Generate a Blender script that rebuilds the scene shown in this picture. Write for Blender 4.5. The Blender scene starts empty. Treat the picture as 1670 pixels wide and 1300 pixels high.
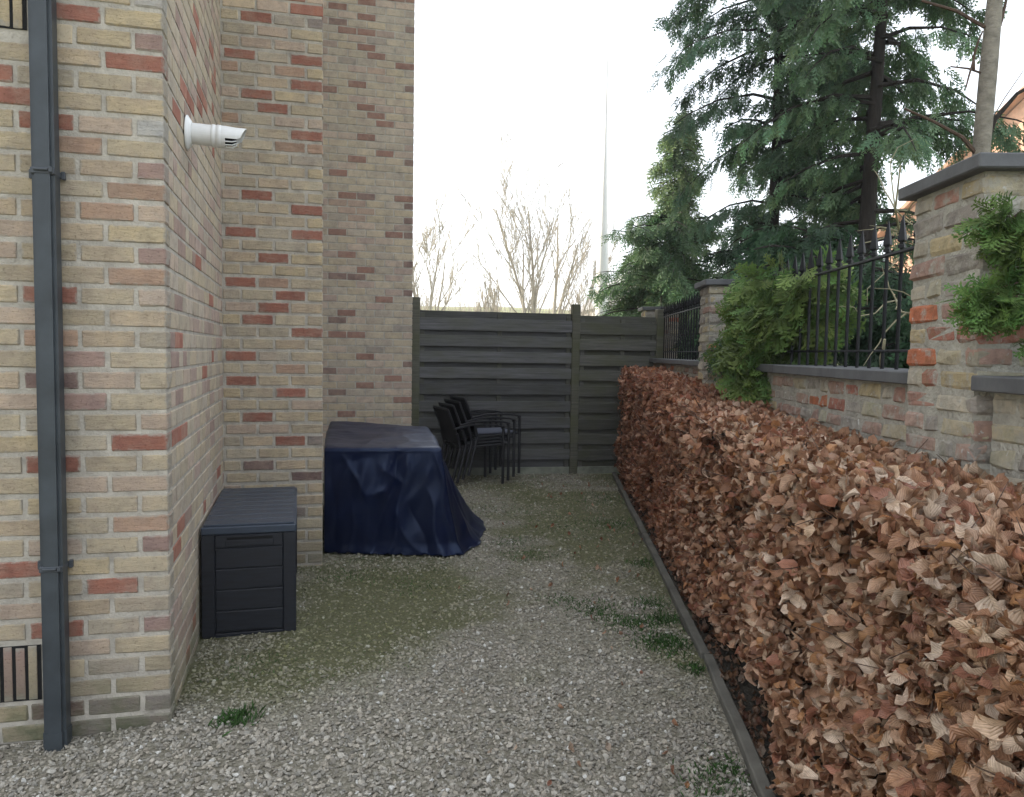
import bpy, bmesh, math, random
import numpy as np
from mathutils import Vector, Matrix, noise

random.seed(7)
RNG = np.random.default_rng(11)
S = bpy.context.scene
COL = S.collection
rad = math.radians

# ------------------------------------------------------------------ camera
cam = bpy.data.cameras.new('camera')
cam_o = bpy.data.objects.new('camera', cam)
COL.objects.link(cam_o)
cam.sensor_width = 36.0
cam.lens = 36.0 * 1240.0 / 1670.0
cam.clip_start = 0.05
cam.clip_end = 2000
PITCH, ROLL, CAM_H = rad(3.51), rad(0.912), 1.4
_fw = Vector((0, math.cos(PITCH), -math.sin(PITCH)))
_rt0 = Vector((1, 0, 0))
_up0 = _rt0.cross(_fw)
_rt = _rt0 * math.cos(ROLL) + _up0 * math.sin(ROLL)
_up = _up0 * math.cos(ROLL) - _rt0 * math.sin(ROLL)
_m = Matrix((_rt, _up, -_fw)).transposed().to_4x4()
_m.translation = (0, 0, CAM_H)
cam_o.matrix_world = _m
S.camera = cam_o

# ------------------------------------------------------------------ sky, sun, exposure
SUN_AZ, SUN_EL = rad(-66), rad(24)       # azimuth from +Y towards +X
world = bpy.data.worlds.new('World')
S.world = world
world.use_nodes = True
nt = world.node_tree
bg = nt.nodes['Background']
sky = nt.nodes.new('ShaderNodeTexSky')
sky.sky_type = 'NISHITA'
sky.sun_disc = False
sky.sun_elevation = SUN_EL
sky.sun_rotation = SUN_AZ
sky.dust_density = 3.0
sky.air_density = 1.0
sky.ozone_density = 1.0
# bright thin winter overcast: the clear sky is veiled by a white, slightly cool layer
veil = nt.nodes.new('ShaderNodeMix')
veil.data_type = 'RGBA'
veil.inputs[0].default_value = 0.72
veil.inputs[7].default_value = (5.5, 5.7, 6.0, 1.0)
nt.links.new(sky.outputs[0], veil.inputs[6])
nt.links.new(veil.outputs[2], bg.inputs[0])
bg.inputs[1].default_value = 0.15
sl = bpy.data.lights.new('sun', 'SUN')
sl.energy = 3.2
sl.angle = rad(0.5)
sl.color = (1.0, 0.9, 0.76)
sun = bpy.data.objects.new('sun', sl)
COL.objects.link(sun)
_sd = Vector((math.sin(SUN_AZ) * math.cos(SUN_EL), math.cos(SUN_AZ) * math.cos(SUN_EL), math.sin(SUN_EL)))
sun.rotation_euler = _sd.to_track_quat('Z', 'Y').to_euler()
sun.location = (0, 0, 30)
S.view_settings.view_transform = 'Standard'
S.view_settings.look = 'None'
S.view_settings.gamma = 1.0
S.view_settings.use_curve_mapping = False
S.view_settings.exposure = 1.36
S.cycles.max_bounces = 6
S.cycles.diffuse_bounces = 4
S.cycles.transparent_max_bounces = 4

# ------------------------------------------------------------------ node / material helpers
def new_mat(name, rough=0.8, spec=0.3):
    m = bpy.data.materials.new(name)
    m.use_nodes = True
    b = m.node_tree.nodes['Principled BSDF']
    b.inputs['Roughness'].default_value = rough
    b.inputs['Specular IOR Level'].default_value = spec
    return m, m.node_tree, b

def N(t, typ, **kw):
    n = t.nodes.new(typ)
    for k, v in kw.items():
        setattr(n, k, v)
    return n

def rgb(c):
    return (c[0], c[1], c[2], 1.0)

def noise_fac(t, scale, detail=4, rough=0.6, vec=None, stretch=None):
    n = N(t, 'ShaderNodeTexNoise')
    n.inputs['Scale'].default_value = scale
    n.inputs['Detail'].default_value = detail
    n.inputs['Roughness'].default_value = rough
    if vec is None:
        vec = N(t, 'ShaderNodeNewGeometry').outputs['Position']
    if stretch is not None:
        mp = N(t, 'ShaderNodeMapping')
        mp.inputs['Scale'].default_value = stretch
        t.links.new(vec, mp.inputs['Vector'])
        vec = mp.outputs['Vector']
    t.links.new(vec, n.inputs['Vector'])
    return n.outputs['Fac']

def ramp(t, fac, stops):
    r = N(t, 'ShaderNodeValToRGB')
    els = r.color_ramp.elements
    while len(els) < len(stops):
        els.new(0.5)
    for e, (p, c) in zip(els, stops):
        e.position = p
        e.color = rgb(c) if not isinstance(c, (int, float)) else (c, c, c, 1)
    t.links.new(fac, r.inputs['Fac'])
    return r.outputs['Color']

def mix(t, fac, a, b, mode='MIX'):
    n = N(t, 'ShaderNodeMix', data_type='RGBA', blend_type=mode)
    if isinstance(fac, (int, float)):
        n.inputs[0].default_value = fac
    else:
        t.links.new(fac, n.inputs[0])
    for i, v in ((6, a), (7, b)):
        if isinstance(v, tuple):
            n.inputs[i].default_value = rgb(v)
        else:
            t.links.new(v, n.inputs[i])
    return n.outputs[2]

def bump(t, b, height, strength=0.5, dist=0.01):
    n = N(t, 'ShaderNodeBump')
    n.inputs['Strength'].default_value = strength
    n.inputs['Distance'].default_value = dist
    t.links.new(height, n.inputs['Height'])
    t.links.new(n.outputs['Normal'], b.inputs['Normal'])
    return n

def simple(name, c, rough=0.7, var=0.2, scale=8.0, bscale=60.0, bstr=0.15, bdist=0.004, spec=0.3, stretch=None, obj=False, metal=0.0):
    m, t, b = new_mat(name, rough, spec)
    vec = N(t, 'ShaderNodeTexCoord').outputs['Object'] if obj else None
    f = noise_fac(t, scale, 5, 0.6, vec, stretch)
    lo = tuple(x * (1 - var) for x in c)
    hi = tuple(min(1, x * (1 + var)) for x in c)
    t.links.new(ramp(t, f, [(0.3, lo), (0.7, hi)]), b.inputs['Base Color'])
    if bstr:
        bump(t, b, noise_fac(t, bscale, 3, 0.6, vec, stretch), bstr, bdist)
    b.inputs['Metallic'].default_value = metal
    return m

def colour_source(t, src):
    if src == 'object':
        return N(t, 'ShaderNodeObjectInfo').outputs['Color']
    a = N(t, 'ShaderNodeAttribute', attribute_name='Col')
    return a.outputs['Color']

def brick_mat(name, src):
    m, t, b = new_mat(name, 0.92, 0.15)
    c = colour_source(t, src)
    f1 = noise_fac(t, 14, 5, 0.65)
    c1 = mix(t, 1.0, c, ramp(t, f1, [(0.25, (0.72, 0.72, 0.74)), (0.5, (1, 1, 1)), (0.78, (1.2, 1.17, 1.08))]), 'MULTIPLY')
    fh = noise_fac(t, 8.5, 5, 0.7)
    c1 = mix(t, ramp(t, fh, [(0.45, 0.0), (0.72, 0.5)]), c1, (0.42, 0.32, 0.245))
    f2 = noise_fac(t, 120, 3, 0.7)
    c2 = mix(t, 1.0, c1, ramp(t, f2, [(0.28, (0.6, 0.58, 0.56)), (0.42, (1, 1, 1)), (1, (1.08, 1.08, 1.08))]), 'MULTIPLY')
    if src == 'object':
        g = N(t, 'ShaderNodeTexCoord').outputs['Generated']
        gs = N(t, 'ShaderNodeSeparateXYZ'); t.links.new(g, gs.inputs[0])
        def edge(o, k):
            a = N(t, 'ShaderNodeMath', operation='SUBTRACT'); a.inputs[1].default_value = .5; t.links.new(o, a.inputs[0])
            b_ = N(t, 'ShaderNodeMath', operation='ABSOLUTE'); t.links.new(a.outputs[0], b_.inputs[0])
            c_ = N(t, 'ShaderNodeMath', operation='MULTIPLY_ADD'); c_.inputs[1].default_value = -k; c_.inputs[2].default_value = .5 * k
            t.links.new(b_.outputs[0], c_.inputs[0]); return c_.outputs[0]
        mn = N(t, 'ShaderNodeMath', operation='MINIMUM')
        t.links.new(edge(gs.outputs[0], 2.8), mn.inputs[0]); t.links.new(edge(gs.outputs[2], 1.0), mn.inputs[1])
        ad = N(t, 'ShaderNodeMath', operation='MULTIPLY_ADD'); ad.inputs[1].default_value = .55
        t.links.new(noise_fac(t, 38, 4, 0.7), ad.inputs[0]); t.links.new(mn.outputs[0], ad.inputs[2])
        c2 = mix(t, ramp(t, ad.outputs[0], [(.27, 0.9), (.42, 0.0)]), c2, (0.38, 0.35, 0.295))
    # green-grey algae staining low down on the wall
    sep = N(t, 'ShaderNodeSeparateXYZ')
    t.links.new(N(t, 'ShaderNodeNewGeometry').outputs['Position'], sep.inputs[0])
    mr = N(t, 'ShaderNodeMapRange')
    mr.inputs['From Min'].default_value = 0.32
    mr.inputs['From Max'].default_value = -0.02
    t.links.new(sep.outputs['Z'], mr.inputs['Value'])
    ml = N(t, 'ShaderNodeMath', operation='MULTIPLY')
    t.links.new(mr.outputs[0], ml.inputs[0])
    t.links.new(ramp(t, noise_fac(t, 7, 4, 0.7), [(0.35, 0.2), (0.6, 0.9)]), ml.inputs[1])
    c3 = mix(t, ml.outputs[0], c2, (0.13, 0.14, 0.085))
    t.links.new(c3, b.inputs['Base Color'])
    # creases and grit of hand-moulded bricks
    fb = noise_fac(t, 40, 6, 0.8, None, (0.55, 0.55, 1.7))
    cr = N(t, 'ShaderNodeTexNoise', noise_type='RIDGED_MULTIFRACTAL')
    cr.inputs['Scale'].default_value = 17; cr.inputs['Detail'].default_value = 2; cr.inputs['Distortion'].default_value = .8
    mpc = N(t, 'ShaderNodeMapping'); mpc.inputs['Scale'].default_value = (.5, .5, 1.6)
    t.links.new(N(t, 'ShaderNodeNewGeometry').outputs['Position'], mpc.inputs['Vector']); t.links.new(mpc.outputs[0], cr.inputs['Vector'])
    hm = N(t, 'ShaderNodeMath', operation='MULTIPLY_ADD'); hm.inputs[1].default_value = -.35
    t.links.new(cr.outputs['Fac'], hm.inputs[0]); t.links.new(fb, hm.inputs[2])
    bump(t, b, hm.outputs[0], 1.0 if src == 'object' else 0.45, 0.012 if src == 'object' else 0.006)
    return m

M_BRICK_O = brick_mat('brick_clay', 'object')
M_BRICK_A = brick_mat('brick_clay_far', 'attr')
M_MORTAR = simple('mortar', (0.405, 0.375, 0.32), 0.95, 0.25, 14, 110, 0.9, 0.006)
M_OLDMORTAR = simple('old_lime_mortar', (0.38, 0.365, 0.315), 0.95, 0.25, 10, 60, 1.0, 0.014)

def old_brick_mat():
    m, t, b = new_mat('old_brick', 0.95, 0.1)
    c = colour_source(t, 'object')
    f1 = noise_fac(t, 22, 5, 0.65)
    c1 = mix(t, 1.0, c, ramp(t, f1, [(0.25, (0.6, 0.6, 0.62)), (0.5, (1, 1, 1)), (0.78, (1.25, 1.2, 1.15))]), 'MULTIPLY')
    fs = noise_fac(t, 19, 6, 0.7)
    c2 = mix(t, ramp(t, fs, [(0.5, 0.0), (0.64, 0.85)]), c1, (0.43, 0.41, 0.355))     # lime smears
    fg = noise_fac(t, 5, 5, 0.7)
    c3 = mix(t, ramp(t, fg, [(0.56, 0.0), (0.75, 0.55)]), c2, (0.2, 0.22, 0.12))     # lichen
    fw = noise_fac(t, 31, 4, 0.6)
    c4 = mix(t, ramp(t, fw, [(0.66, 0.0), (0.7, 0.8)]), c3, (0.6, 0.6, 0.57))
    t.links.new(c4, b.inputs['Base Color'])
    bump(t, b, noise_fac(t, 42, 6, 0.75), 1.0, 0.012)
    return m
M_OLD = old_brick_mat()
M_COPE = simple('coping_stone', (0.105, 0.108, 0.112), 0.7, 0.22, 9, 90, 0.25, 0.003)
M_PIPE = simple('grey_zinc_paint', (0.042, 0.051, 0.058), 0.42, 0.28, 7, 30, 0.05, 0.002, 0.4)
M_PIPE2 = simple('grey_strap_paint', (0.055, 0.063, 0.072), 0.5, 0.15, 12, 60, 0.1, 0.002, 0.4)
M_WHITE = simple('white_plastic', (0.78, 0.79, 0.78), 0.35, 0.05, 20, 50, 0.03, 0.001, 0.45)
M_SLOT = simple('dark_void', (0.008, 0.008, 0.008), 0.9, 0.1, 10, 10, 0)
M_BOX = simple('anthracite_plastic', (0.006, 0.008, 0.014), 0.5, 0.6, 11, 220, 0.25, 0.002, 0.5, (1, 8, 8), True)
M_BOX_LID = simple('anthracite_painted_sky_sheen', (0.032, 0.046, 0.07), 0.34, 0.2, 9, 220, 0.25, 0.002, 0.5, (1, 10, 10), True)  # same plastic as the box, bluish sky sheen put into the base colour
M_IRON = simple('black_iron', (0.008, 0.009, 0.011), 0.5, 0.25, 30, 90, 0.15, 0.001, 0.25)
M_CHAIR = simple('black_aluminium', (0.008, 0.008, 0.011), 0.42, 0.2, 30, 90, 0.05, 0.001, 0.45)
M_CHAIRMESH = simple('black_textilene', (0.006, 0.006, 0.008), 0.75, 0.2, 30, 600, 0.4, 0.001, 0.3)
M_CUSHION = simple('grey_blue_seat_fabric', (0.12, 0.13, 0.17), 0.85, 0.15, 30, 400, 0.3, 0.001, 0.3)
M_CONCRETE = simple('concrete', (0.2, 0.21, 0.17), 0.9, 0.35, 8, 90, 0.4, 0.004)
M_KERB = simple('weathered_kerb', (0.105, 0.1, 0.085), 0.9, 0.3, 6, 80, 0.4, 0.004)
M_SOIL = simple('dark_soil', (0.05, 0.044, 0.034), 0.95, 0.45, 22, 60, 1.0, 0.02)
M_GRASS_FIELD = simple('field_grass', (0.22, 0.23, 0.11), 0.95, 0.35, 0.5, 3, 0.6, 0.05)
M_BARK = simple('bark_dark', (0.03, 0.025, 0.021), 0.9, 0.35, 14, 40, 0.9, 0.02, 0.2, (1, 1, 0.25))
M_BARK_GREY = simple('bark_grey', (0.22, 0.2, 0.165), 0.85, 0.35, 12, 60, 0.7, 0.01, 0.2, (1, 1, 1.6))
M_TWIG = simple('twig', (0.085, 0.055, 0.04), 0.85, 0.3, 30, 60, 0.2, 0.003)
M_DEADWOOD = simple('dead_wood', (0.27, 0.25, 0.16), 0.85, 0.3, 25, 60, 0.3, 0.003)
M_BARK_FAR = simple('bark_paled_for_glare', (0.34, 0.31, 0.25), 0.9, 0.25, 2, 8, 0.3, 0.02)  # bark colour lightened to stand in for sky glare on far trees
M_POLE = simple('white_pole_paint', (0.86, 0.86, 0.86), 0.4, 0.04, 5, 10, 0.02, 0.002)
M_ROOF = simple('orange_roof_tile', (0.45, 0.27, 0.19), 0.85, 0.25, 3, 30, 0.3, 0.02)
M_HOUSE = simple('orange_house_brick', (0.66, 0.4, 0.28), 0.9, 0.2, 6, 25, 0.4, 0.01)
M_FRAME = simple('window_frame', (0.7, 0.7, 0.68), 0.5, 0.05, 5, 10, 0)
M_GLASS = simple('window_glass', (0.03, 0.035, 0.04), 0.08, 0.1, 2, 4, 0, 0, 0.6)
M_SHED = simple('grey_render', (0.42, 0.41, 0.38), 0.9, 0.15, 2, 20, 0.3, 0.01)
M_SLATE = simple('grey_slate', (0.28, 0.28, 0.28), 0.8, 0.2, 3, 20, 0.3, 0.01)
M_SCREED = simple('flat_roof', (0.12, 0.12, 0.12), 0.9, 0.2, 3, 20, 0.2, 0.01)

def wood_mat(name, base, green, gfac):
    m, t, b = new_mat(name, 0.82, 0.25)
    tc = N(t, 'ShaderNodeTexCoord').outputs['Object']
    oi = N(t, 'ShaderNodeObjectInfo')
    ad = N(t, 'ShaderNodeVectorMath', operation='ADD')
    cm = N(t, 'ShaderNodeCombineXYZ')
    mu = N(t, 'ShaderNodeMath', operation='MULTIPLY')
    mu.inputs[1].default_value = 37.0
    t.links.new(oi.outputs['Random'], mu.inputs[0])
    t.links.new(mu.outputs[0], cm.inputs[0])
    t.links.new(mu.outputs[0], cm.inputs[2])
    t.links.new(tc, ad.inputs[0])
    t.links.new(cm.outputs[0], ad.inputs[1])
    v = ad.outputs[0]
    grain = noise_fac(t, 26, 6, 0.65, v, (0.12, 1, 2.2))
    c = ramp(t, grain, [(0.28, tuple(x * 0.55 for x in base)), (0.5, base), (0.75, tuple(x * 1.4 for x in base))])
    blotch = noise_fac(t, 4.5, 4, 0.6, v, (0.5, 1, 1))
    c = mix(t, ramp(t, blotch, [(0.4, 0.0), (0.68, gfac)]), c, green)
    tone = N(t, 'ShaderNodeMapRange')
    tone.inputs['To Min'].default_value = 0.72
    tone.inputs['To Max'].default_value = 1.25
    t.links.new(oi.outputs['Random'], tone.inputs['Value'])
    tn = N(t, 'ShaderNodeCombineColor')
    for i in range(3):
        t.links.new(tone.outputs[0], tn.inputs[i])
    c = mix(t, 1.0, c, tn.outputs[0], 'MULTIPLY')
    t.links.new(c, b.inputs['Base Color'])
    bump(t, b, grain, 0.45, 0.004)
    return m
M_PLANK = wood_mat('weathered_plank', (0.105, 0.105, 0.107), (0.085, 0.086, 0.06), 0.65)
M_PLANK_G = wood_mat('weathered_plank_greenish', (0.1, 0.098, 0.087), (0.08, 0.083, 0.048), 0.8)
M_POST = wood_mat('weathered_post', (0.105, 0.102, 0.08), (0.085, 0.09, 0.045), 0.85)

def tarp_mat():
    m, t, b = new_mat('blue_tarpaulin', 0.4, 0.4)
    f = noise_fac(t, 6, 4, 0.6)
    c = ramp(t, f, [(0.3, (0.0015, 0.0035, 0.018)), (0.6, (0.0022, 0.0055, 0.027)), (0.8, (0.004, 0.009, 0.04))])
    f3 = noise_fac(t, 3.1, 3, 0.6)
    c = mix(t, ramp(t, f3, [(0.6, 0.0), (0.8, 0.3)]), c, (0.012, 0.018, 0.045))
    t.links.new(c, b.inputs['Base Color'])
    rn = N(t, 'ShaderNodeTexNoise', noise_type='RIDGED_MULTIFRACTAL')
    rn.inputs['Scale'].default_value = 2.6; rn.inputs['Detail'].default_value = 3; rn.inputs['Distortion'].default_value = 0.6
    t.links.new(N(t, 'ShaderNodeNewGeometry').outputs['Position'], rn.inputs['Vector'])
    bump(t, b, rn.outputs['Fac'], 0.4, 0.03)
    b.inputs['Specular Tint'].default_value = (0.55, 0.7, 1.0, 1.0)
    return m
M_TARP = tarp_mat()

def leaf_mat(name, transl=0.25, rough=0.55, veins=False, spec=0.3):
    m, t, b = new_mat(name, rough, spec)
    c = colour_source(t, 'attr')
    out = t.nodes['Material Output']
    if veins:
        uv = N(t, 'ShaderNodeTexCoord').outputs['UV']
        sp = N(t, 'ShaderNodeSeparateXYZ')
        t.links.new(uv, sp.inputs[0])
        ab = N(t, 'ShaderNodeMath', operation='SUBTRACT'); ab.inputs[1].default_value = 0.5
        t.links.new(sp.outputs[0], ab.inputs[0])
        a2 = N(t, 'ShaderNodeMath', operation='ABSOLUTE'); t.links.new(ab.outputs[0], a2.inputs[0])
        m3 = N(t, 'ShaderNodeMath', operation='MULTIPLY_ADD')
        m3.inputs[1].default_value = -0.75
        t.links.new(a2.outputs[0], m3.inputs[0]); t.links.new(sp.outputs[1], m3.inputs[2])
        m4 = N(t, 'ShaderNodeMath', operation='MULTIPLY'); m4.inputs[1].default_value = 55.0
        t.links.new(m3.outputs[0], m4.inputs[0])
        sn = N(t, 'ShaderNodeMath', operation='SINE'); t.links.new(m4.outputs[0], sn.inputs[0])
        bump(t, b, sn.outputs[0], 0.45, 0.0016)
        mid = ramp(t, a2.outputs[0], [(0.0, (0.72, 0.66, 0.6)), (0.035, (1, 1, 1))])
        rib = ramp(t, sn.outputs[0], [(0.0, (0.86, 0.84, 0.82)), (0.6, (1.05, 1.05, 1.05))])
        c = mix(t, 1.0, c, mid, 'MULTIPLY')
        c = mix(t, 1.0, c, rib, 'MULTIPLY')
        fb = noise_fac(t, 60, 3, 0.6)
        c = mix(t, 1.0, c, ramp(t, fb, [(0.3, (0.75, 0.72, 0.7)), (0.6, (1.08, 1.08, 1.08))]), 'MULTIPLY')
    t.links.new(c, b.inputs['Base Color'])
    if transl:
        tr = N(t, 'ShaderNodeBsdfTranslucent')
        t.links.new(c, tr.inputs['Color'])
        ms = N(t, 'ShaderNodeMixShader')
        ms.inputs[0].default_value = transl
        t.links.new(b.outputs[0], ms.inputs[1])
        t.links.new(tr.outputs[0], ms.inputs[2])
        t.links.new(ms.outputs[0], out.inputs['Surface'])
    return m
M_BEECH = leaf_mat('dry_beech_leaf', 0.25, 0.36, True, 0.5)
M_NEEDLE = leaf_mat('cypress_scale_leaf', 0.3, 0.6, False, 0.25)
M_BLADE = leaf_mat('grass_blade', 0.3, 0.6, False, 0.3)

def stone_mat():
    m, t, b = new_mat('gravel_stone', 0.9, 0.2)
    c = colour_source(t, 'attr')
    f = noise_fac(t, 140, 3, 0.6)
    c = mix(t, 1.0, c, ramp(t, f, [(0.3, (0.72, 0.72, 0.72)), (0.6, (1.08, 1.08, 1.08))]), 'MULTIPLY')
    t.links.new(c, b.inputs['Base Color'])
    return m
M_STONE = stone_mat()

def gravel_ground_mat():
    m, t, b = new_mat('mossy_gravel_bed', 0.95, 0.15)
    v = N(t, 'ShaderNodeTexVoronoi'); v.inputs['Scale'].default_value = 75
    t.links.new(N(t, 'ShaderNodeNewGeometry').outputs['Position'], v.inputs['Vector'])
    c = ramp(t, v.outputs['Color'], [(0.0, (0.12, 0.11, 0.083)), (0.5, (0.2, 0.185, 0.145)), (1, (0.28, 0.26, 0.215))])
    f = noise_fac(t, 2.4, 5, 0.65)
    mm = N(t, 'ShaderNodeMath', operation='MULTIPLY_ADD'); mm.inputs[1].default_value = .6
    t.links.new(f, mm.inputs[0]); t.links.new(N(t, 'ShaderNodeAttribute', attribute_name='Col').outputs['Fac'], mm.inputs[2])
    fm = noise_fac(t, 60, 4, 0.7)
    mossc = ramp(t, fm, [(.3, (0.06, 0.064, 0.028)), (.7, (0.125, 0.125, 0.06))])
    c = mix(t, ramp(t, mm.outputs[0], [(0.55, 0.0), (1.25, 0.85)]), c, mossc)
    t.links.new(c, b.inputs['Base Color'])
    inv = N(t, 'ShaderNodeMath', operation='SUBTRACT'); inv.inputs[0].default_value = 1.0
    t.links.new(v.outputs['Distance'], inv.inputs[1])
    bump(t, b, inv.outputs[0], 0.8, 0.012)
    return m
M_GRAVEL = gravel_ground_mat()

# ------------------------------------------------------------------ object helpers
def tag(o, label=None, cat=None, group=None, kind=None):
    if label: o['label'] = label
    if cat: o['category'] = cat
    if group: o['group'] = group
    if kind: o['kind'] = kind
    return o

def empty(name, loc=(0, 0, 0), rz=0.0, **kw):
    o = bpy.data.objects.new(name, None)
    o.empty_display_size = 0.1
    COL.objects.link(o)
    o.location = loc
    o.rotation_euler = (0, 0, rz)
    return tag(o, **kw)

def link(name, me, parent=None, loc=None, rot=None, scale=None, colour=None):
    o = bpy.data.objects.new(name, me)
    COL.objects.link(o)
    if parent is not None: o.parent = parent
    if loc is not None: o.location = loc
    if rot is not None: o.rotation_euler = rot
    if scale is not None: o.scale = scale
    if colour is not None: o.color = (colour[0], colour[1], colour[2], 1)
    return o

def np_mesh(name, V, F, mat, colour=None, uv=None, smooth=False):
    """V (n,3), F (m,k) with one k; colour per vertex (n,3); uv per vertex (n,2)."""
    V = np.ascontiguousarray(V, np.float32); F = np.ascontiguousarray(F, np.int32)
    me = bpy.data.meshes.new(name)
    m, k = F.shape
    me.vertices.add(len(V)); me.vertices.foreach_set('co', V.ravel())
    me.loops.add(m * k); me.loops.foreach_set('vertex_index', F.ravel())
    me.polygons.add(m)
    me.polygons.foreach_set('loop_start', np.arange(0, m * k, k, dtype=np.int32))
    me.polygons.foreach_set('use_smooth', np.full(m, bool(smooth)))
    if colour is not None:
        a = me.color_attributes.new('Col', 'FLOAT_COLOR', 'POINT')
        a.data.foreach_set('color', np.concatenate([colour, np.ones((len(V), 1))], 1).astype(np.float32).ravel())
    if uv is not None:
        u = me.uv_layers.new(name='UVMap')
        u.data.foreach_set('uv', np.asarray(uv, np.float32)[F.ravel()].ravel())
    me.materials.append(mat)
    me.update()
    me.validate()
    return me

class MB:
    """Collects boxes, prisms and tubes into ONE mesh."""
    def __init__(self):
        self.v = []; self.f = []
    def add(self, vs, fs):
        o = len(self.v)
        self.v += [tuple(p) for p in vs]
        self.f += [tuple(i + o for i in f) for f in fs]
        return self
    def box(self, x0, x1, y0, y1, z0, z1):
        vs = [(x, y, z) for z in (z0, z1) for y in (y0, y1) for x in (x0, x1)]
        return self.add(vs, [(0, 2, 3, 1), (4, 5, 7, 6), (0, 1, 5, 4), (2, 6, 7, 3), (0, 4, 6, 2), (1, 3, 7, 5)])
    def tube(self, pts, r, n=8, cap=True):
        pts = [Vector(p) for p in pts]
        rs = r if isinstance(r, (list, tuple)) else [r] * len(pts)
        vs = []; fs = []
        prev = None
        for i, p in enumerate(pts):
            d = (pts[min(i + 1, len(pts) - 1)] - pts[max(i - 1, 0)]).normalized()
            if prev is None:
                u = d.orthogonal().normalized()
            else:
                u = (prev - d * prev.dot(d))
                u = u.normalized() if u.length > 1e-6 else d.orthogonal().normalized()
            prev = u
            w = d.cross(u)
            for k in range(n):
                a = 2 * math.pi * k / n
                vs.append(p + (u * math.cos(a) + w * math.sin(a)) * rs[i])
        for i in range(len(pts) - 1):
            for k in range(n):
                a, b = i * n + k, i * n + (k + 1) % n
                fs.append((a, b, b + n, a + n))
        if cap:
            fs.append(tuple(range(n))[::-1])
            fs.append(tuple(range((len(pts) - 1) * n, len(pts) * n)))
        return self.add(vs, fs)
    def lathe(self, prof, axis_o, ax, n=24):
        """prof: list of (distance along axis, radius)"""
        ax = Vector(ax).normalized(); u = ax.orthogonal().normalized(); w = ax.cross(u); o = Vector(axis_o)
        vs = []; fs = []
        for t, r in prof:
            for k in range(n):
                a = 2 * math.pi * k / n
                vs.append(o + ax * t + (u * math.cos(a) + w * math.sin(a)) * r)
        for i in range(len(prof) - 1):
            for k in range(n):
                a, b = i * n + k, i * n + (k + 1) % n
                fs.append((a, b, b + n, a + n))
        return self.add(vs, fs)
    def prism(self, poly, z0, z1):
        n = len(poly)
        vs = [(x, y, z0) for x, y in poly] + [(x, y, z1) for x, y in poly]
        fs = [tuple(range(n))[::-1], tuple(range(n, 2 * n))] + [(i, (i + 1) % n, n + (i + 1) % n, n + i) for i in range(n)]
        return self.add(vs, fs)
    def mesh(self, name, mat, bevel=0.0, smooth=False, seg=1, jitter=0.0, seed=0):
        me = bpy.data.meshes.new(name)
        me.from_pydata([tuple(p) for p in self.v], [], self.f)
        bm = bmesh.new(); bm.from_mesh(me)
        if bevel:
            ed = [e for e in bm.edges if len(e.link_faces) == 2 and e.calc_face_angle(0) > 0.6]
            bmesh.ops.bevel(bm, geom=ed, offset=bevel, segments=seg, affect='EDGES', clamp_overlap=True)
        bmesh.ops.recalc_face_normals(bm, faces=bm.faces)
        if jitter:
            r = random.Random(seed)
            for v in bm.verts:
                v.co += Vector((r.uniform(-1, 1), r.uniform(-1, 1), r.uniform(-1, 1))) * jitter
        bm.to_mesh(me); bm.free()
        if smooth:
            me.polygons.foreach_set('use_smooth', [True] * len(me.polygons))
        me.materials.append(mat)
        me.update()
        return me
    def obj(self, name, mat, parent=None, loc=None, rot=None, **kw):
        return link(name, self.mesh(name, mat, **kw), parent, loc, rot)

def vnoise(x, y, z=0.0):
    return noise.noise(Vector((x, y, z)))

def smoothstep(a, b, x):
    t = min(1.0, max(0.0, (x - a) / (b - a)))
    return t * t * (3 - 2 * t)

# ------------------------------------------------------------------ site frames
TH = rad(13.437)
A_ = Vector((math.cos(TH), math.sin(TH), 0)); B_ = Vector((-math.sin(TH), math.cos(TH), 0))
O_ = Vector((-1.285, 2.82, 0))
def L2W(x, y, z=0.0):
    return O_ + A_ * x + B_ * y + Vector((0, 0, z))
PH = rad(1.82)
WV = Vector((math.sin(PH), math.cos(PH), 0)); WN = Vector((WV.y, -WV.x, 0)); WO = Vector((1.307, 0, 0))
def W2W(s, off, z=0.0):     # along the old wall, away from the alley, up
    return WO + WV * s + WN * off + Vector((0, 0, z))

KERB = [(0.77, 1.4), (0.80, 2.28), (0.853, 2.9), (0.885, 3.38), (0.915, 3.96), (0.955, 4.65), (1.068, 6.87), (1.125, 7.9), (1.17, 8.75)]
def kerb_x(y):
    return float(np.interp(y, [k[1] for k in KERB], [k[0] for k in KERB]))

def ground_z(x, y):
    z = -0.07 * math.exp(-((x + 1.75) / 0.55) ** 2 - ((y - 2.45) / 0.75) ** 2)
    z += 0.012 * vnoise(x * 1.3, y * 1.3, 3.1)
    return z

# ------------------------------------------------------------------ ground: one sheet out to the horizon
def moss_at(x, y):
    m = 0.40 + .55 * vnoise(x * .9 + 4, y * .7, 2) + .45 * vnoise(x * 3, y * 3, 8) + .3 * vnoise(x * 9, y * 9, 5)
    m += .62 * math.exp(-((x + 1.0 - .25 * (y - 3)) / .42) ** 2) * smoothstep(2.6, 3.0, y) * (1 - smoothstep(4.3, 5.0, y))
    m += .12 * smoothstep(4.0, 6.5, y) + .35 * math.exp(-((kerb_x(y) - x) / .2) ** 2) * smoothstep(2.4, 3.2, y)
    m -= .85 * (1 - smoothstep(2.4, 4.4, y + .45 * abs(x)))
    return min(1.0, max(0.0, m))

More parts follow.
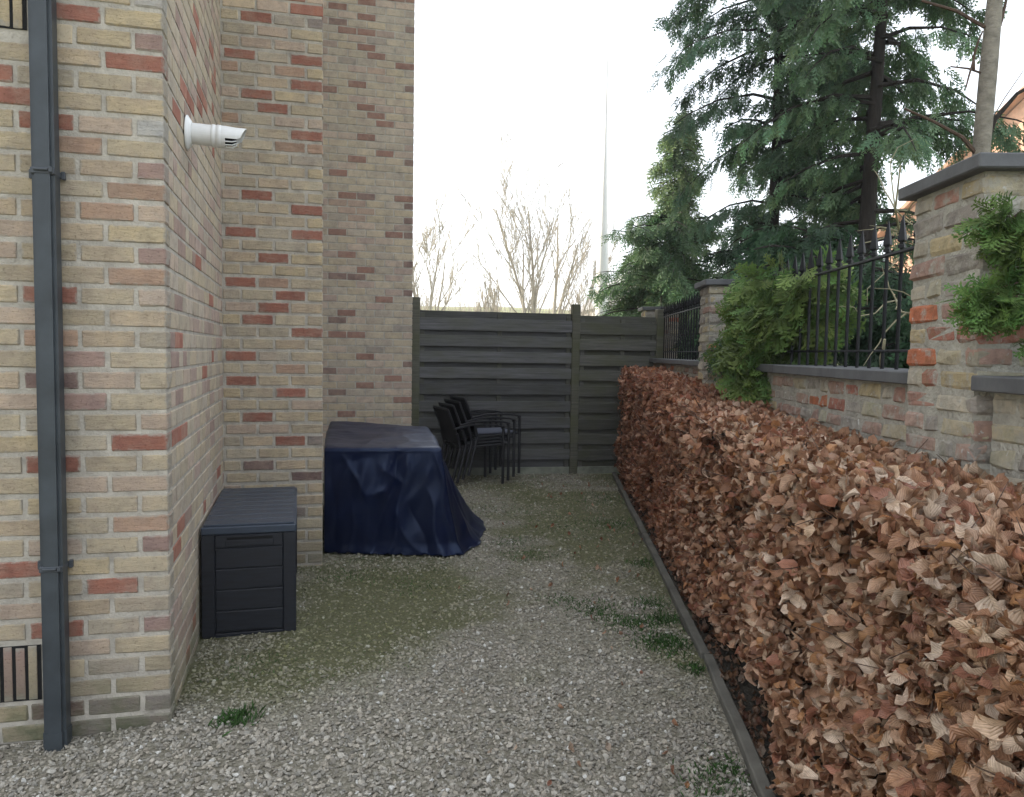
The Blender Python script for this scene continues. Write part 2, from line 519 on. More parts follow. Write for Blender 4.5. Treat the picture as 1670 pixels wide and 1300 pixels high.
def build_ground():
    xs = [-600, -150, -40, -15, -8, -5] + list(np.arange(-3.4, 3.41, 0.1)) + [5, 8, 12, 20, 40, 150, 600]
    ys = [-300, -60, -15, -5, -1, 0.5] + list(np.arange(1.2, 9.6, 0.1)) + [11, 14, 20, 30, 60, 150, 400, 1200]
    V = []; F = []; mi = []
    for y in ys:
        for x in xs:
            near = -3.5 < x < 3.5 and 1.0 < y < 9.7
            V.append((x, y, ground_z(x, y) if near else 0.0))
    nx = len(xs)
    for j in range(len(ys) - 1):
        for i in range(nx - 1):
            F.append((j * nx + i, j * nx + i + 1, (j + 1) * nx + i + 1, (j + 1) * nx + i))
            cx, cy = (xs[i] + xs[i + 1]) / 2, (ys[j] + ys[j + 1]) / 2
            if -4 < cx < 1.7 and -20 < cy < 8.85:
                mi.append(1 if cx > kerb_x(cy) + 0.03 else 0)
            else:
                mi.append(2)
    mo = np.array([moss_at(v[0], v[1]) if (-3.5 < v[0] < 3.5 and 1 < v[1] < 9.7) else 0.3 for v in V])
    me = np_mesh('ground', np.array(V), np.array(F), M_GRAVEL, np.repeat(mo[:, None], 3, 1))
    me.materials.append(M_SOIL); me.materials.append(M_GRASS_FIELD)
    me.polygons.foreach_set('material_index', np.array(mi, np.int32))
    o = link('ground', me)
    tag(o, kind='structure')
build_ground()

# ------------------------------------------------------------------ brick building
CH = 0.0762; Z0 = 0.021
BUFFS = [(0.49, 0.41, 0.285), (0.475, 0.40, 0.285), (0.50, 0.41, 0.27), (0.455, 0.395, 0.30), (0.49, 0.395, 0.28), (0.445, 0.375, 0.27), (0.51, 0.44, 0.32), (0.48, 0.38, 0.295)]
GREYS = [(0.46, 0.395, 0.295), (0.445, 0.385, 0.295), (0.435, 0.38, 0.305), (0.465, 0.395, 0.285), (0.42, 0.365, 0.285), (0.455, 0.37, 0.295)]
CODE = {'r': (0.33, 0.15, 0.11), 'o': (0.42, 0.285, 0.205), 'p': (0.36, 0.25, 0.215), 'd': (0.21, 0.145, 0.13), 'g': (0.28, 0.24, 0.215), 'w': (0.52, 0.5, 0.46)}
CODE3 = {'r': (0.28, 0.165, 0.13), 'o': (0.40, 0.30, 0.235), 'p': (0.40, 0.315, 0.26), 'd': (0.235, 0.165, 0.14), 'g': (0.33, 0.29, 0.245)}
F1_SET = {(33, 1): 'r', (32, 0): 'p', (31, 0): 'r', (28, 0): 'w', (28, 2): 'r', (27, 1): 'o', (26, 0): 'p', (25, 0): 'o', (24, 1): 'o', (22, 0): 'p', (21, 0): 'o',
          (20, 2): 'r', (18, 2): 'o', (17, 1): 'p', (16, 2): 'd', (15, 1): 'p', (13, 0): 'r', (12, 2): 'r', (9, 0): 'o', (8, 0): 'p', (6, 1): 'r', (4, 2): 'r', (4, 0): 'p',
          (30, 3): 'r', (29, 2): 'r', (7, 2): 'r', (5, 3): 'r', (35, 1): 'r', (34, 0): 'w', (36, 2): 'r', (-1, 0): 'g', (-1, 1): 'g', (0, 1): 'g', (0, 2): 'd', (0, 0): 'g'}
F2_REDS = [(10, .24, 'r'), (10, .45, 'g'), (12, .04, 'r'), (14, .25, 'r'), (15, -.06, 'r'), (16, .25, 'o'), (17, -.06, 'r'), (19, .35, 'r'), (20, .05, 'r'), (21, .14, 'r'), (22, .25, 'r'),
           (23, .15, 'o'), (23, -.05, 'r'), (25, .15, 'r'), (27, .35, 'r'), (27, -.05, 'r'), (29, .35, 'r'), (30, .05, 'r'), (34, .26, 'o'), (34, .45, 'o'), (35, .35, 'r'), (36, -.06, 'o'),
           (37, .15, 'r'), (38, .06, 'r'), (39, .35, 'r'), (40, .27, 'o'), (40, -.06, 'o'), (41, .36, 'r'), (41, -.05, 'r'), (44, .46, 'g'), (44, .06, 'r'), (45, .35, 'r'), (46, .28, 'r'), (8, .05, 'd'), (7, .35, 'd'), (4, .26, 'g')]
F3_RAW = [(8.84, .67, 'r'), (10.79, 1.24, 'r'), (11.79, .58, 'd'), (12.69, .86, 'r'), (13.73, 1.15, 'r'), (14.76, .5, 'd'), (15.8, 1.34, 'd'), (16.66, .86, 'r'), (17.64, .96, 'g'), (19.57, .58, 'r'), (19.62, .77, 'r'),
          (20.63, 1.24, 'g'), (21.56, .58, 'd'), (22.59, .67, 'r'), (24.57, 1.05, 'r'), (25.51, 1.34, 'd'), (27.43, .57, 'd'), (27.49, .76, 'd'), (28.45, .87, 'r'), (29.42, 1.34, 'd'), (30.41, .67, 'r'),
          (33.36, 1.35, 'd'), (33.39, 1.15, 'r'), (33.4, .57, 'r'), (35.37, 1.35, 'd'), (35.38, .77, 'o'), (36.29, .68, 'o'), (36.35, .86, 'o'), (37.28, 1.34, 'd'), (37.35, .77, 'o'), (37.37, .57, 'o'),
          (38.29, 1.25, 'r'), (38.33, .86, 'd'), (38.38, .67, 'r'), (41.31, .57, 'r'), (43.23, 1.35, 'd'), (43.28, .76, 'r'), (44.25, 1.06, 'r'), (46.23, .87, 'r'), (48.18, 1.06, 'r'), (49.18, .96, 'r'),
          (50.13, .87, 'r'), (52.16, .51, 'r'), (53.03, 1.36, 'd'), (53.09, .77, 'r'), (54.98, .98, 'o'), (55.95, 1.26, 'r'), (56.07, .68, 'g'), (57.01, .97, 'r'), (57.92, .87, 'r'), (58.9, .97, 'g'),
          (60.03, .88, 'r'), (60.04, .69, 'r'), (60.86, 1.36, 'd'), (61.02, .59, 'd'), (61.93, .87, 'r'), (62.95, .59, 'r')]
F3_REDS = [(round((i - 8.84) / 0.983) + 9, x, c) for i, x, c in F3_RAW]

def unit_brick(seed, bev=0.06, jit=0.012):
    """A chamfered brick of unit size, front on -y, in numpy form for joining."""
    me = MB().box(-.5, .5, -.5, .5, -.5, .5).mesh('tmp', M_BRICK_A)
    return me

def brick_mesh(L, H, D, seed, mat, bev=0.006, jit=0.0021):
    me = MB().box(-L / 2, L / 2, 0, D, -H / 2, H / 2).mesh('brick', mat, bevel=bev, jitter=jit, seed=seed)
    return me

_bm_cache = {}
def brick_variant(L, D, i):
    k = (round(L, 3), round(D, 3), i)
    if k not in _bm_cache:
        _bm_cache[k] = brick_mesh(L, 0.0635, D, hash(k) & 0xffff, M_BRICK_O)
    return _bm_cache[k]

def mesh_arrays(me):
    V = np.zeros(len(me.vertices) * 3, np.float32); me.vertices.foreach_get('co', V)
    me.calc_loop_triangles()
    T = np.zeros(len(me.loop_triangles) * 3, np.int32); me.loop_triangles.foreach_get('vertices', T)
    return V.reshape(-1, 3), T.reshape(-1, 3)

def build_building():
    root = empty('brick_building', O_, TH, label='tall building of buff brick flecked with red bricks, stepping back along the gravel', cat='building')
    XL = -3.2; TOP = 8.6; DEEP = 8.4; S1X = -0.058; F2B = 1.95; F2A = 0.541; F3B = 5.05; F3A = 1.428
    poly = [(XL, 0), (0, 0), (S1X, F2B), (F2A, F2B), (F2A - .09, F3B), (F3A, F3B), (F3A, DEEP), (XL, DEEP)]
    wall = MB().prism(poly, -0.4, TOP).obj('wall', M_MORTAR, root)
    MB().prism([(XL - .1, -.25), (.25, -.25), (.2, F2B - .25), (F2A + .25, F2B - .25), (F2A + .25, F3B - .25), (F3A + .25, F3B - .25), (F3A + .25, DEEP + .2), (XL - .1, DEEP + .2)], TOP, TOP + 0.25).obj('roof', M_SCREED, root)
    PR = 0.0042
    r = random.Random(5)
    # vent openings on the front pier: (x0, x1, z0, z1)
    vents = [(-0.66, -0.435, 0.1, 0.305), (-0.66, -0.435, 2.49, 2.70)]
    near = []; far = []
    def pick(face, i, k, x):
        q = r.random()
        if face == 'S1':
            if q < .04: return CODE['r']
            if q < .26: return (0.32, 0.235, 0.2) if q < .13 else (0.40, 0.31, 0.26)
            return r.choice(GREYS)
        pal = BUFFS if face in ('F1', 'F2') else GREYS
        if face in ('F3',):
            if q < .08: return CODE3['p']
            return r.choice(pal)
        if q < .1: return r.choice(GREYS)
        return r.choice(pal)
    def reds(face, i, x0, x1):
        if face == 'F2' or face == 'F3':
            L = F2_REDS if face == 'F2' else F3_REDS
            for ii, xx, c in L:
                if ii == i and x0 - .06 < xx < x1 - .03 and abs(xx - x0) < .07:
                    return (CODE3 if face == 'F3' else CODE)[c]
            lim = 46 if face == 'F2' else 64
            if i > lim and r.random() < .15: return CODE3['r']
        return None
    def face(nm, origin, d, nrm, length, ch, pitch, top, corner, lo=-3, head=0.09):
        """Courses laid back from the outer corner at distance `length`; corner=True when the brick turns the corner."""
        i = lo
        while Z0 + i * ch < top:
            z = Z0 + i * ch + 0.5 * (ch - 0.0127)
            x1 = length; k = 0
            even = i % 2 == 0
            while x1 > 0.02:
                if k == 0:
                    w = head if even else head * 2 + 0.01
                else:
                    w = pitch - 0.0115
                x0 = max(x1 - w, 0.0)
                if x1 - x0 > 0.018:
                    yield i, k, x0, x1, z
                x1 = x0 - 0.0115 - r.uniform(-.0015, .0015); k += 1
            i += 1
    specs = [
        ('F1', Vector((XL, 0, 0)), Vector((1, 0, 0)), -XL, CH, 0.19, 5.0),
        ('F2', Vector((S1X + 0.004, F2B, 0)), Vector((1, 0, 0)), F2A - S1X - 0.004, CH, 0.195, 6.0),
        ('F3', Vector((F2A - 0.086, F3B, 0)), Vector((1, 0, 0)), F3A - F2A + 0.086, 0.0749, 0.1915, TOP - .1),
    ]
    for nm, o, d, length, ch, pitch, top in specs:
        for i, k, x0, x1, z in face(nm, o, d, None, length, ch, pitch, top, True):
            wx0, wx1 = o.x + x0, o.x + x1
            if nm == 'F1' and any(wx1 > a and wx0 < b and z + .03 > c and z - .03 < e for a, b, c, e in vents):
                # keep the part of the brick outside the vent
                keep = [(a, b) for a, b in ((wx0, -0.66 - .008), (-0.435 + .008, wx1)) if b - a > 0.02]
                for a, b in keep:
                    if b <= wx1 and a >= wx0: far.append((Vector(((a + b) / 2, -PR, z)), 0.0, b - a, 0.03, pick(nm, i, k, a)))
                continue
            c = None
            if nm == 'F1': c = CODE.get(F1_SET.get((i, k))) if (i, k) in F1_SET else None
            if nm == 'F1' and c is None and k >= 3 and r.random() < .12: c = CODE['r']
            if c is None: c = reds(nm, i, wx0, wx1)
            if c is None: c = pick(nm, i, k, wx0)
            j = r.uniform(.9, 1.08)
            c = tuple(q * j for q in c)
            end = wx1 + (PR if k == 0 else 0)
            dep = PR + (0.06 if k else 0.088)
            jut = r.uniform(-.0014, .0008)
            PRF = .0032 if nm == 'F3' else PR
            e = (Vector(((wx0 + end) / 2, o.y - PRF + jut, z + r.uniform(-.0012, .0012))), 0.0, end - wx0, dep, c)
            vis = (nm == 'F1' and wx1 > -0.66 and z < 2.78) or (nm == 'F2' and z < 3.42 and z > .0)
            (near if vis else far).append(e)
    # side faces: S1 (seen obliquely), S2 and S3 (turned away)
    for nm, p0, p1, ch, pitch, top, first in (('S1', Vector((0, 0, 0)), Vector((S1X, F2B, 0)), CH, 0.2, 5.0, True), ('S2', Vector((F2A, F2B, 0)), Vector((F2A - .09, F3B, 0)), CH, 0.2, 5.0, True),
                                              ('S3', Vector((F3A, F3B, 0)), Vector((F3A, F3B + 2.5, 0)), 0.0749, 0.2, 5.0, True)):
        d = (p1 - p0); Ltot = d.length; d.normalize(); ang = math.atan2(d.y, d.x)
        i = -3
        while Z0 + i * ch < top:
            z = Z0 + i * ch + 0.5 * (ch - .0127)
            s = 0.0; k = 0; even = i % 2 == 0
            while s < Ltot - .02:
                w = (0.19 if even else 0.082) if k == 0 else pitch / (1 if r.random() < .7 else 2) - 0.0115
                if nm != 'S1' and k: w = pitch - .0115
                s0 = s if k else 0.0005 + (0.084 if not even else 0.084)
                e = min(s + w, Ltot)
                if k == 0: e = 0.19 if even else 0.0
                if e - s0 > 0.02:
                    cc = p0 + d * ((s0 + e) / 2)
                    c = pick('S1' if nm == 'S1' else 'F3', i, k, s0); j = r.uniform(.9, 1.08)
                    far.append((Vector((cc.x + .0034 * d.y, cc.y - .0034 * d.x, z)), ang, e - s0, 0.045, tuple(q * j for q in c)))
                s = (e if k else (0.19 if even else 0.088)) + 0.0115; k += 1
            i += 1
    # individual bricks in clear view
    near.sort(key=lambda e: -(e[2] / ((O_ + A_ * e[0].x + B_ * e[0].y).length ** 2)))
    for n, (c, ang, L, D, colr) in enumerate(near):
        if n >= 300:
            far.append((c, ang, L, D, colr)); continue
        base = 0.19 if L > 0.13 else 0.09
        me = brick_variant(base, round(D, 2), n % 5)
        link('brick', me, wall, c, (0, 0, ang), (L / base, 1, 1), colr)
    # the other bricks, joined
    Vt, Tt = mesh_arrays(brick_mesh(0.19, 0.0632, 0.05, 3, M_BRICK_A, 0.0028, 0.0006))
    VV = []; FF = []; CC = []
    for n, (c, ang, L, D, colr) in enumerate(far):
        v = Vt * np.array([L / .19, D / .05, 1.0]); ca, sa = math.cos(ang), math.sin(ang)
        v = v + RNG.uniform(-1, 1, v.shape) * np.array([.0018, .0003, .0015])
        w = np.stack([v[:, 0] * ca - v[:, 1] * sa + c.x, v[:, 0] * sa + v[:, 1] * ca + c.y, v[:, 2] + c.z], 1)
        VV.append(w); FF.append(Tt + n * len(Vt)); CC.append(np.tile(colr, (len(Vt), 1)))
    o = link('brickwork', np_mesh('brickwork', np.concatenate(VV), np.concatenate(FF), M_BRICK_A, np.concatenate(CC)), wall)
    tag(o, kind='stuff')
    # open-perpend vents: upright bricks with black slots between
    for a, b, z0, z1 in vents:
        v = MB().box(a, b, -0.004, 0.03, z0, z1).obj('air_vent', M_SLOT, root)
        x = a + .003
        for k in range(6):
            wd = 0.0315
            me = MB().box(-wd / 2, wd / 2, 0, .05, -(z1 - z0) / 2 + .001 + .004 * (k % 3 == 1), (z1 - z0) / 2 - .001 - .006 * (k % 2)).mesh('brick', M_BRICK_O, bevel=.003, jitter=.001, seed=k)
            link('brick', me, v, (b - .027 - .0405 * k, -.006, (z0 + z1) / 2), None, None, r.choice(BUFFS[:3] + [CODE['p']]))
    return root
build_building()

# ------------------------------------------------------------------ downpipe
def build_downpipe():
    root = empty('downpipe', L2W(-0.369, -0.052, 0), TH, label='dark grey square downpipe strapped to the brick corner', cat='downpipe')
    p = MB().box(-.036, .036, -.038, .036, -.075, 5.0)
    p.obj('pipe', M_PIPE, root, bevel=.012, seg=2)
    MB().box(-.0385, .0385, -.0405, .0385, -.06, .02).obj('pipe_shoe', M_PIPE, root, bevel=.012, seg=2)
    for z in (1.995, .604):
        br = MB().box(-.0375, .0375, -.0405, .0395, z - .011, z + .011).obj('strap', M_PIPE2, root, bevel=.003)
        MB().box(-.064, -.0375, .028, .040, z - .016, z + .016).box(.0375, .05, .028, .045, z - .014, z + .014).obj('lug', M_PIPE2, br, bevel=.002)
        MB().tube([(-.024, -.045, z + .003), (.02, -.045, z + .003)], .0045, 8).obj('clamp_pin', M_PIPE2, br)
        MB().lathe([(0, 0.0), (0, .007), (.006, .006), (.006, 0)], (-.053, .028, z), (0, -1, 0), 8).obj('bolt', M_PIPE2, br)
        MB().box(.022, .034, -.049, -.039, z - .006, z + .013).obj('clip', M_PIPE2, br, bevel=.002)
build_downpipe()

# ------------------------------------------------------------------ boiler flue on the side wall
def build_flue():
    ang = math.atan2(1.95, -0.058) - math.pi / 2            # the side wall is almost square to the front
    root = empty('boiler_flue', L2W(-0.058 * .53 / 1.95 + .007, .53, 2.318), TH + ang, label='white plastic boiler flue poking out of the side wall', cat='flue')
    ax = (1, 0, -0.03)
    MB().lathe([(0, .074), (.004, .074), (.009, .066), (.02, .05), (.022, .046), (.0, .046)], (0, 0, 0), ax, 32).obj('wall_flange', M_WHITE, root, smooth=True)
    MB().lathe([(.0, .0445), (.105, .0445), (.105, .0), ], (0, 0, 0), ax, 32).obj('pipe', M_WHITE, root, smooth=False)
    MB().lathe([(.1, .046), (.102, .048), (.112, .048), (.114, .0465), (.122, .0465), (.124, .0485), (.138, .0485), (.14, .047)], (0, 0, 0), ax, 32).obj('collar', M_WHITE, root, smooth=True)
    # terminal: hood over the upper half, ribbed slots under it
    n = 32; vs = []; fs = []
    th = 0.0025
    def ring(t, rr, cut):
        out = []
        for k in range(n):
            a = 2 * math.pi * k / n
            out.append((t - .03 * 0 + 0.0, math.cos(a) * rr, math.sin(a) * rr + (-.03) * t))
        return out
    MB().lathe([(.138, .047), (.158, .047), (.158, .042), (.138, .042)], (0, 0, 0), ax, 32).obj('terminal_ring', M_WHITE, root, smooth=False)
    hood = MB()
    sec = 20; a0, a1 = rad(-18), rad(198)
    prof = [(.157, .047), (.2, .0445), (.243, .0395)]
    vs = []; m = len(prof)
    for rr in (0, .003):
        for t, q in prof:
            for k in range(sec + 1):
                a = a0 + (a1 - a0) * k / sec
                tt = t - (0.018 * (1 - math.sin(a)) if t > .24 else 0)
                vs.append((tt, math.cos(a) * (q - rr), math.sin(a) * (q - rr) - .03 * tt + (0.006 if t > .24 else 0)))
    W = sec + 1
    for s in range(2):
        for i in range(m - 1):
            for k in range(sec):
                b = s * m * W + i * W + k
                fs.append((b, b + 1, b + 1 + W, b + W))
    for k in range(sec):
        b = (m - 1) * W + k; fs.append((b, b + 1, b + 1 + m * W, b + m * W))
    hood.add(vs, fs).obj('hood', M_WHITE, root, smooth=False)
    MB().lathe([(.15, .028), (.2, .026), (.2, 0)], (0, 0, -.008), ax, 20).obj('inner_duct', M_SLOT, root)
    for k in range(7):
        a = rad(198 + 18 + k * 18 * 1.25)
        pts = [(.156, math.cos(a) * .044, math.sin(a) * .044 - .005), (.185, math.cos(a) * .042, math.sin(a) * .042 - .006), (.203, math.cos(a) * .03, math.sin(a) * .03 - .006)]
        MB().tube(pts, .0026, 6).obj('rib', M_WHITE, root)
build_flue()

# ------------------------------------------------------------------ storage box
def build_box():
    ang = rad(15.6)
    ax = Vector((math.cos(ang), math.sin(ang), 0)); ay = Vector((-math.sin(ang), math.cos(ang), 0))
    W, D, H = 0.445, 1.03, 0.545
    fr = Vector((-1.047, 3.692, 0))                       # front right corner
    root = empty('storage_box', fr - ax * (W / 2) + ay * (D / 2), ang, label='black plastic garden storage box with slatted lid against the brick wall', cat='storage box')
    w, d = W / 2, D / 2
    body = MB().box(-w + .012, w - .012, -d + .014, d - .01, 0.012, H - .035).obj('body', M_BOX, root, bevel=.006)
    # front end: frame and planks
    for x0, x1 in ((-w + .004, -w + .065), (w - .065, w - .004)):
        MB().box(x0, x1, -d + .0045, -d + .03, 0.0, H - .044).obj('corner_post', M_BOX, root, bevel=.003)
        MB().box(x0, x1, d - .03, d - .002, 0.0, H - .045).obj('corner_post', M_BOX, root, bevel=.006)
    zb = [0.022, .125, .228, .331, .434]
    for i in range(4):
        MB().box(-w + .067, w - .067, -d + .006, -d + .02, zb[i] + .002, zb[i + 1] - .002).obj('front_plank', M_BOX, root, bevel=.004)
    h = MB().box(-w + .067, w - .067, -d + .005, -d + .02, .436, H - .047).obj('handle_panel', M_BOX, root, bevel=.003)
    MB().box(-w + .115, w - .11, -d + .001, -d + .0055, .444, .472).obj('handle_grip', M_BOX, h, bevel=.003)
    MB().box(-w + .12, w - .115, -d + .0030, -d + .0058, .474, .486).obj('handle_slot', M_SLOT, h)
    for side in (-1, 1):
        for i in range(4):
            x = side * (w - .009)
            MB().box(min(x, x - side * .012), max(x, x - side * .012), -d + .04, d - .04, zb[i] + .002, zb[i + 1] - .002).obj('side_plank', M_BOX, root, bevel=.003)
    MB().box(-w + .01, w - .01, -d + .008, d - .01, -.012, .014).obj('base', M_BOX, root, bevel=.004)
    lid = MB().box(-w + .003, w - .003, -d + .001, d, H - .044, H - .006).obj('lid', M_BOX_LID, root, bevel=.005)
    ns = 9; p = (D - .03) / ns
    for i in range(ns):
        y0 = -d + .012 + i * p
        MB().box(-w + .014, w - .014, y0 + .003, y0 + p - .006, H - .0065, H + .004).obj('lid_slat', M_BOX_LID, lid, bevel=.0025)
build_box()

# ------------------------------------------------------------------ tarpaulin over the table
def build_tarp():
    top = [(-1.255, 5.045), (-1.0, 5.055), (-0.75, 5.10), (-0.475, 5.125), (-0.545, 5.6), (-0.635, 6.1), (-0.735, 6.62), (-1.1, 6.72), (-1.60, 6.70), (-1.50, 6.15), (-1.38, 5.6)]
    bot = [(-1.275, 5.13), (-0.99, 5.105), (-0.72, 5.095), (-0.33, 5.14), (-0.215, 5.62), (-0.285, 6.2), (-0.50, 6.85), (-1.1, 6.9), (-1.63, 6.78), (-1.505, 6.17), (-1.385, 5.62)]
    n0 = len(top); NP = 330; NS = 52; NT = 26
    def per(P, t):
        # arc-like closed interpolation with slightly rounded corners
        x = t * n0; i = int(x) % n0; f = x - int(x)
        a, b = P[i], P[(i + 1) % n0]
        return Vector((a[0] + (b[0] - a[0]) * f, a[1] + (b[1] - a[1]) * f, 0))
    cen = Vector((-1.03, 5.88, 0))
    V = []
    ztop = lambda p: 0.735 + 0.014 * vnoise(p.x * 3, p.y * 3, 1) + 0.03 * smoothstep(6.2, 6.6, p.y) * smoothstep(-0.9, -1.5, p.x) - .02 * math.exp(-((p.x + 1.25) / .22) ** 2 - ((p.y - 5.9) / .45) ** 2)
    def ridg(x, y, z):
        return 1 - abs(vnoise(x, y, z)) * 2
    # hand-placed creases on the hanging side: (t0, f0, t1, f1, depth, width in t)
    CR = [(.262, .0, .266, 1.0, .022, .007), (.185, .02, .105, 1.0, -.030, .016), (.20, .05, .15, .95, .018, .010), (.05, .05, .10, .45, .016, .010), (.10, .42, .15, .36, .028, .012),
          (.165, .55, .21, 1.0, .018, .008), (.20, .5, .225, 1.0, -.016, .007), (.235, .35, .24, 1.0, .015, .007), (.02, .1, .03, .9, -.014, .010), (.07, .5, .06, 1.0, .014, .010),
          (.29, .0, .33, 1.0, .026, .010), (.31, .02, .38, 1.0, -.024, .012), (.34, .1, .43, 1.0, .024, .012), (.40, .05, .48, 1.0, -.02, .012), (.13, .15, .19, .30, .014, .008), (.03, .12, .12, .06, -.010, .010)]
    def creases(t, f):
        d = 0.0
        for t0, f0, t1, f1, dep, wd in CR:
            lo, hi = min(f0, f1), max(f0, f1)
            if abs(f1 - f0) > .15:
                g = (f - f0) / (f1 - f0)
                tc = t0 + (t1 - t0) * g + .004 * math.sin(f * 11 + t0 * 90)
                e = smoothstep(lo - .06, lo + .08, f) * (1 - smoothstep(hi - .08, hi + .06, f))
                d += dep * e * math.exp(-abs(t - tc) / wd)
            else:
                g = min(1, max(0, (t - t0) / (t1 - t0)))
                fc = f0 + (f1 - f0) * g
                e = smoothstep(t0 - .01, t0 + .015, t) * (1 - smoothstep(t1 - .015, t1 + .01, t))
                d += dep * e * math.exp(-abs(f - fc) / .05)
        return d
    for j in range(NT + 1 + NS):
        for k in range(NP):
            t = k / NP
            pt = per(top, t); pb = per(bot, t)
            if j <= NT:
                f = (j / NT) ** 0.8
                p = cen.lerp(pt, f)
                z = ztop(p) + 0.007 * ridg(p.x * 4 + 3, p.y * 2.5, 5) * (1 - f ** 6) + .003 * ridg(p.x * 9, p.y * 7, 2)
                if f > .93: z -= .010 * ((f - .93) / .07) ** 2
                V.append((p.x, p.y, z))
            else:
                f = (j - NT) / NS
                out = (pb - pt)
                prof = f ** 1.25
                z = ztop(pt) - .01 - (ztop(pt) - 0.012) * (1 - (1 - f) ** 1.04)
                dirn = (pt - cen).normalized()
                # hanging folds that widen towards the hem
                per_len = t * 46 + 3
                fold = math.sin(per_len * 1.15 + 1.6 * math.sin(per_len * .37)) * .6 + math.sin(per_len * 2.7 + 1.1) * .18 + vnoise(per_len * .6, f * 1.6, 4) * .9
                amp = 0.025 * f ** 0.9 * (.35 + .9 * smoothstep(.17, .25, t)) * (1 if t < .55 else .3)
                fold = fold * (.4 + .6 * smoothstep(.15, .25, t)) + (1 - smoothstep(.15, .25, t)) * (vnoise(per_len * .33, f * 1.2, 2) * 1.6)
                p = pt + out * prof + dirn * (fold * amp)
                # creases
                p += dirn * (.010 * ridg(per_len * .5 + f * 1.5, z * 3.5 - per_len * .2, 9) * min(1, f * 5) - .005)
                p += dirn * creases(t, f) * .75
                # hem pools on the gravel
                hem = smoothstep(.86, 1.0, f)
                right = smoothstep(.2, .27, t) * (1 - smoothstep(.5, .56, t))
                p += dirn * hem * (.022 * right + .015 + .03 * right * vnoise(per_len * .8, 2, 2))
                z = max(z, ground_z(p.x, p.y) + .012 + .022 * max(0, vnoise(per_len * 1.5, 7, f * 3)) * hem)
                V.append((p.x, p.y, z))
    F = []
    for j in range(NT + NS):
        for k in range(NP):
            a = j * NP + k; b = j * NP + (k + 1) % NP
            F.append((a, a + NP, b + NP, b))
    V = np.array(V)
    # keep the sheet clear of the wall it is pushed up against
    for i in range(len(V)):
        q = Vector(V[i]) - O_; xa = q.dot(A_); yb = q.dot(B_)
        if xa < .556 and yb > 1.9:
            V[i, :2] += np.array(A_[:2]) * (.556 - xa)
    o = link('tarpaulin', np_mesh('tarpaulin', V, np.array(F), M_TARP, smooth=True))
    tag(o, 'dark blue tarpaulin draped over garden furniture beside the wall', 'tarpaulin')
    sol = o.modifiers.new('thick', 'SOLIDIFY'); sol.thickness = .003; sol.offset = 1
build_tarp()

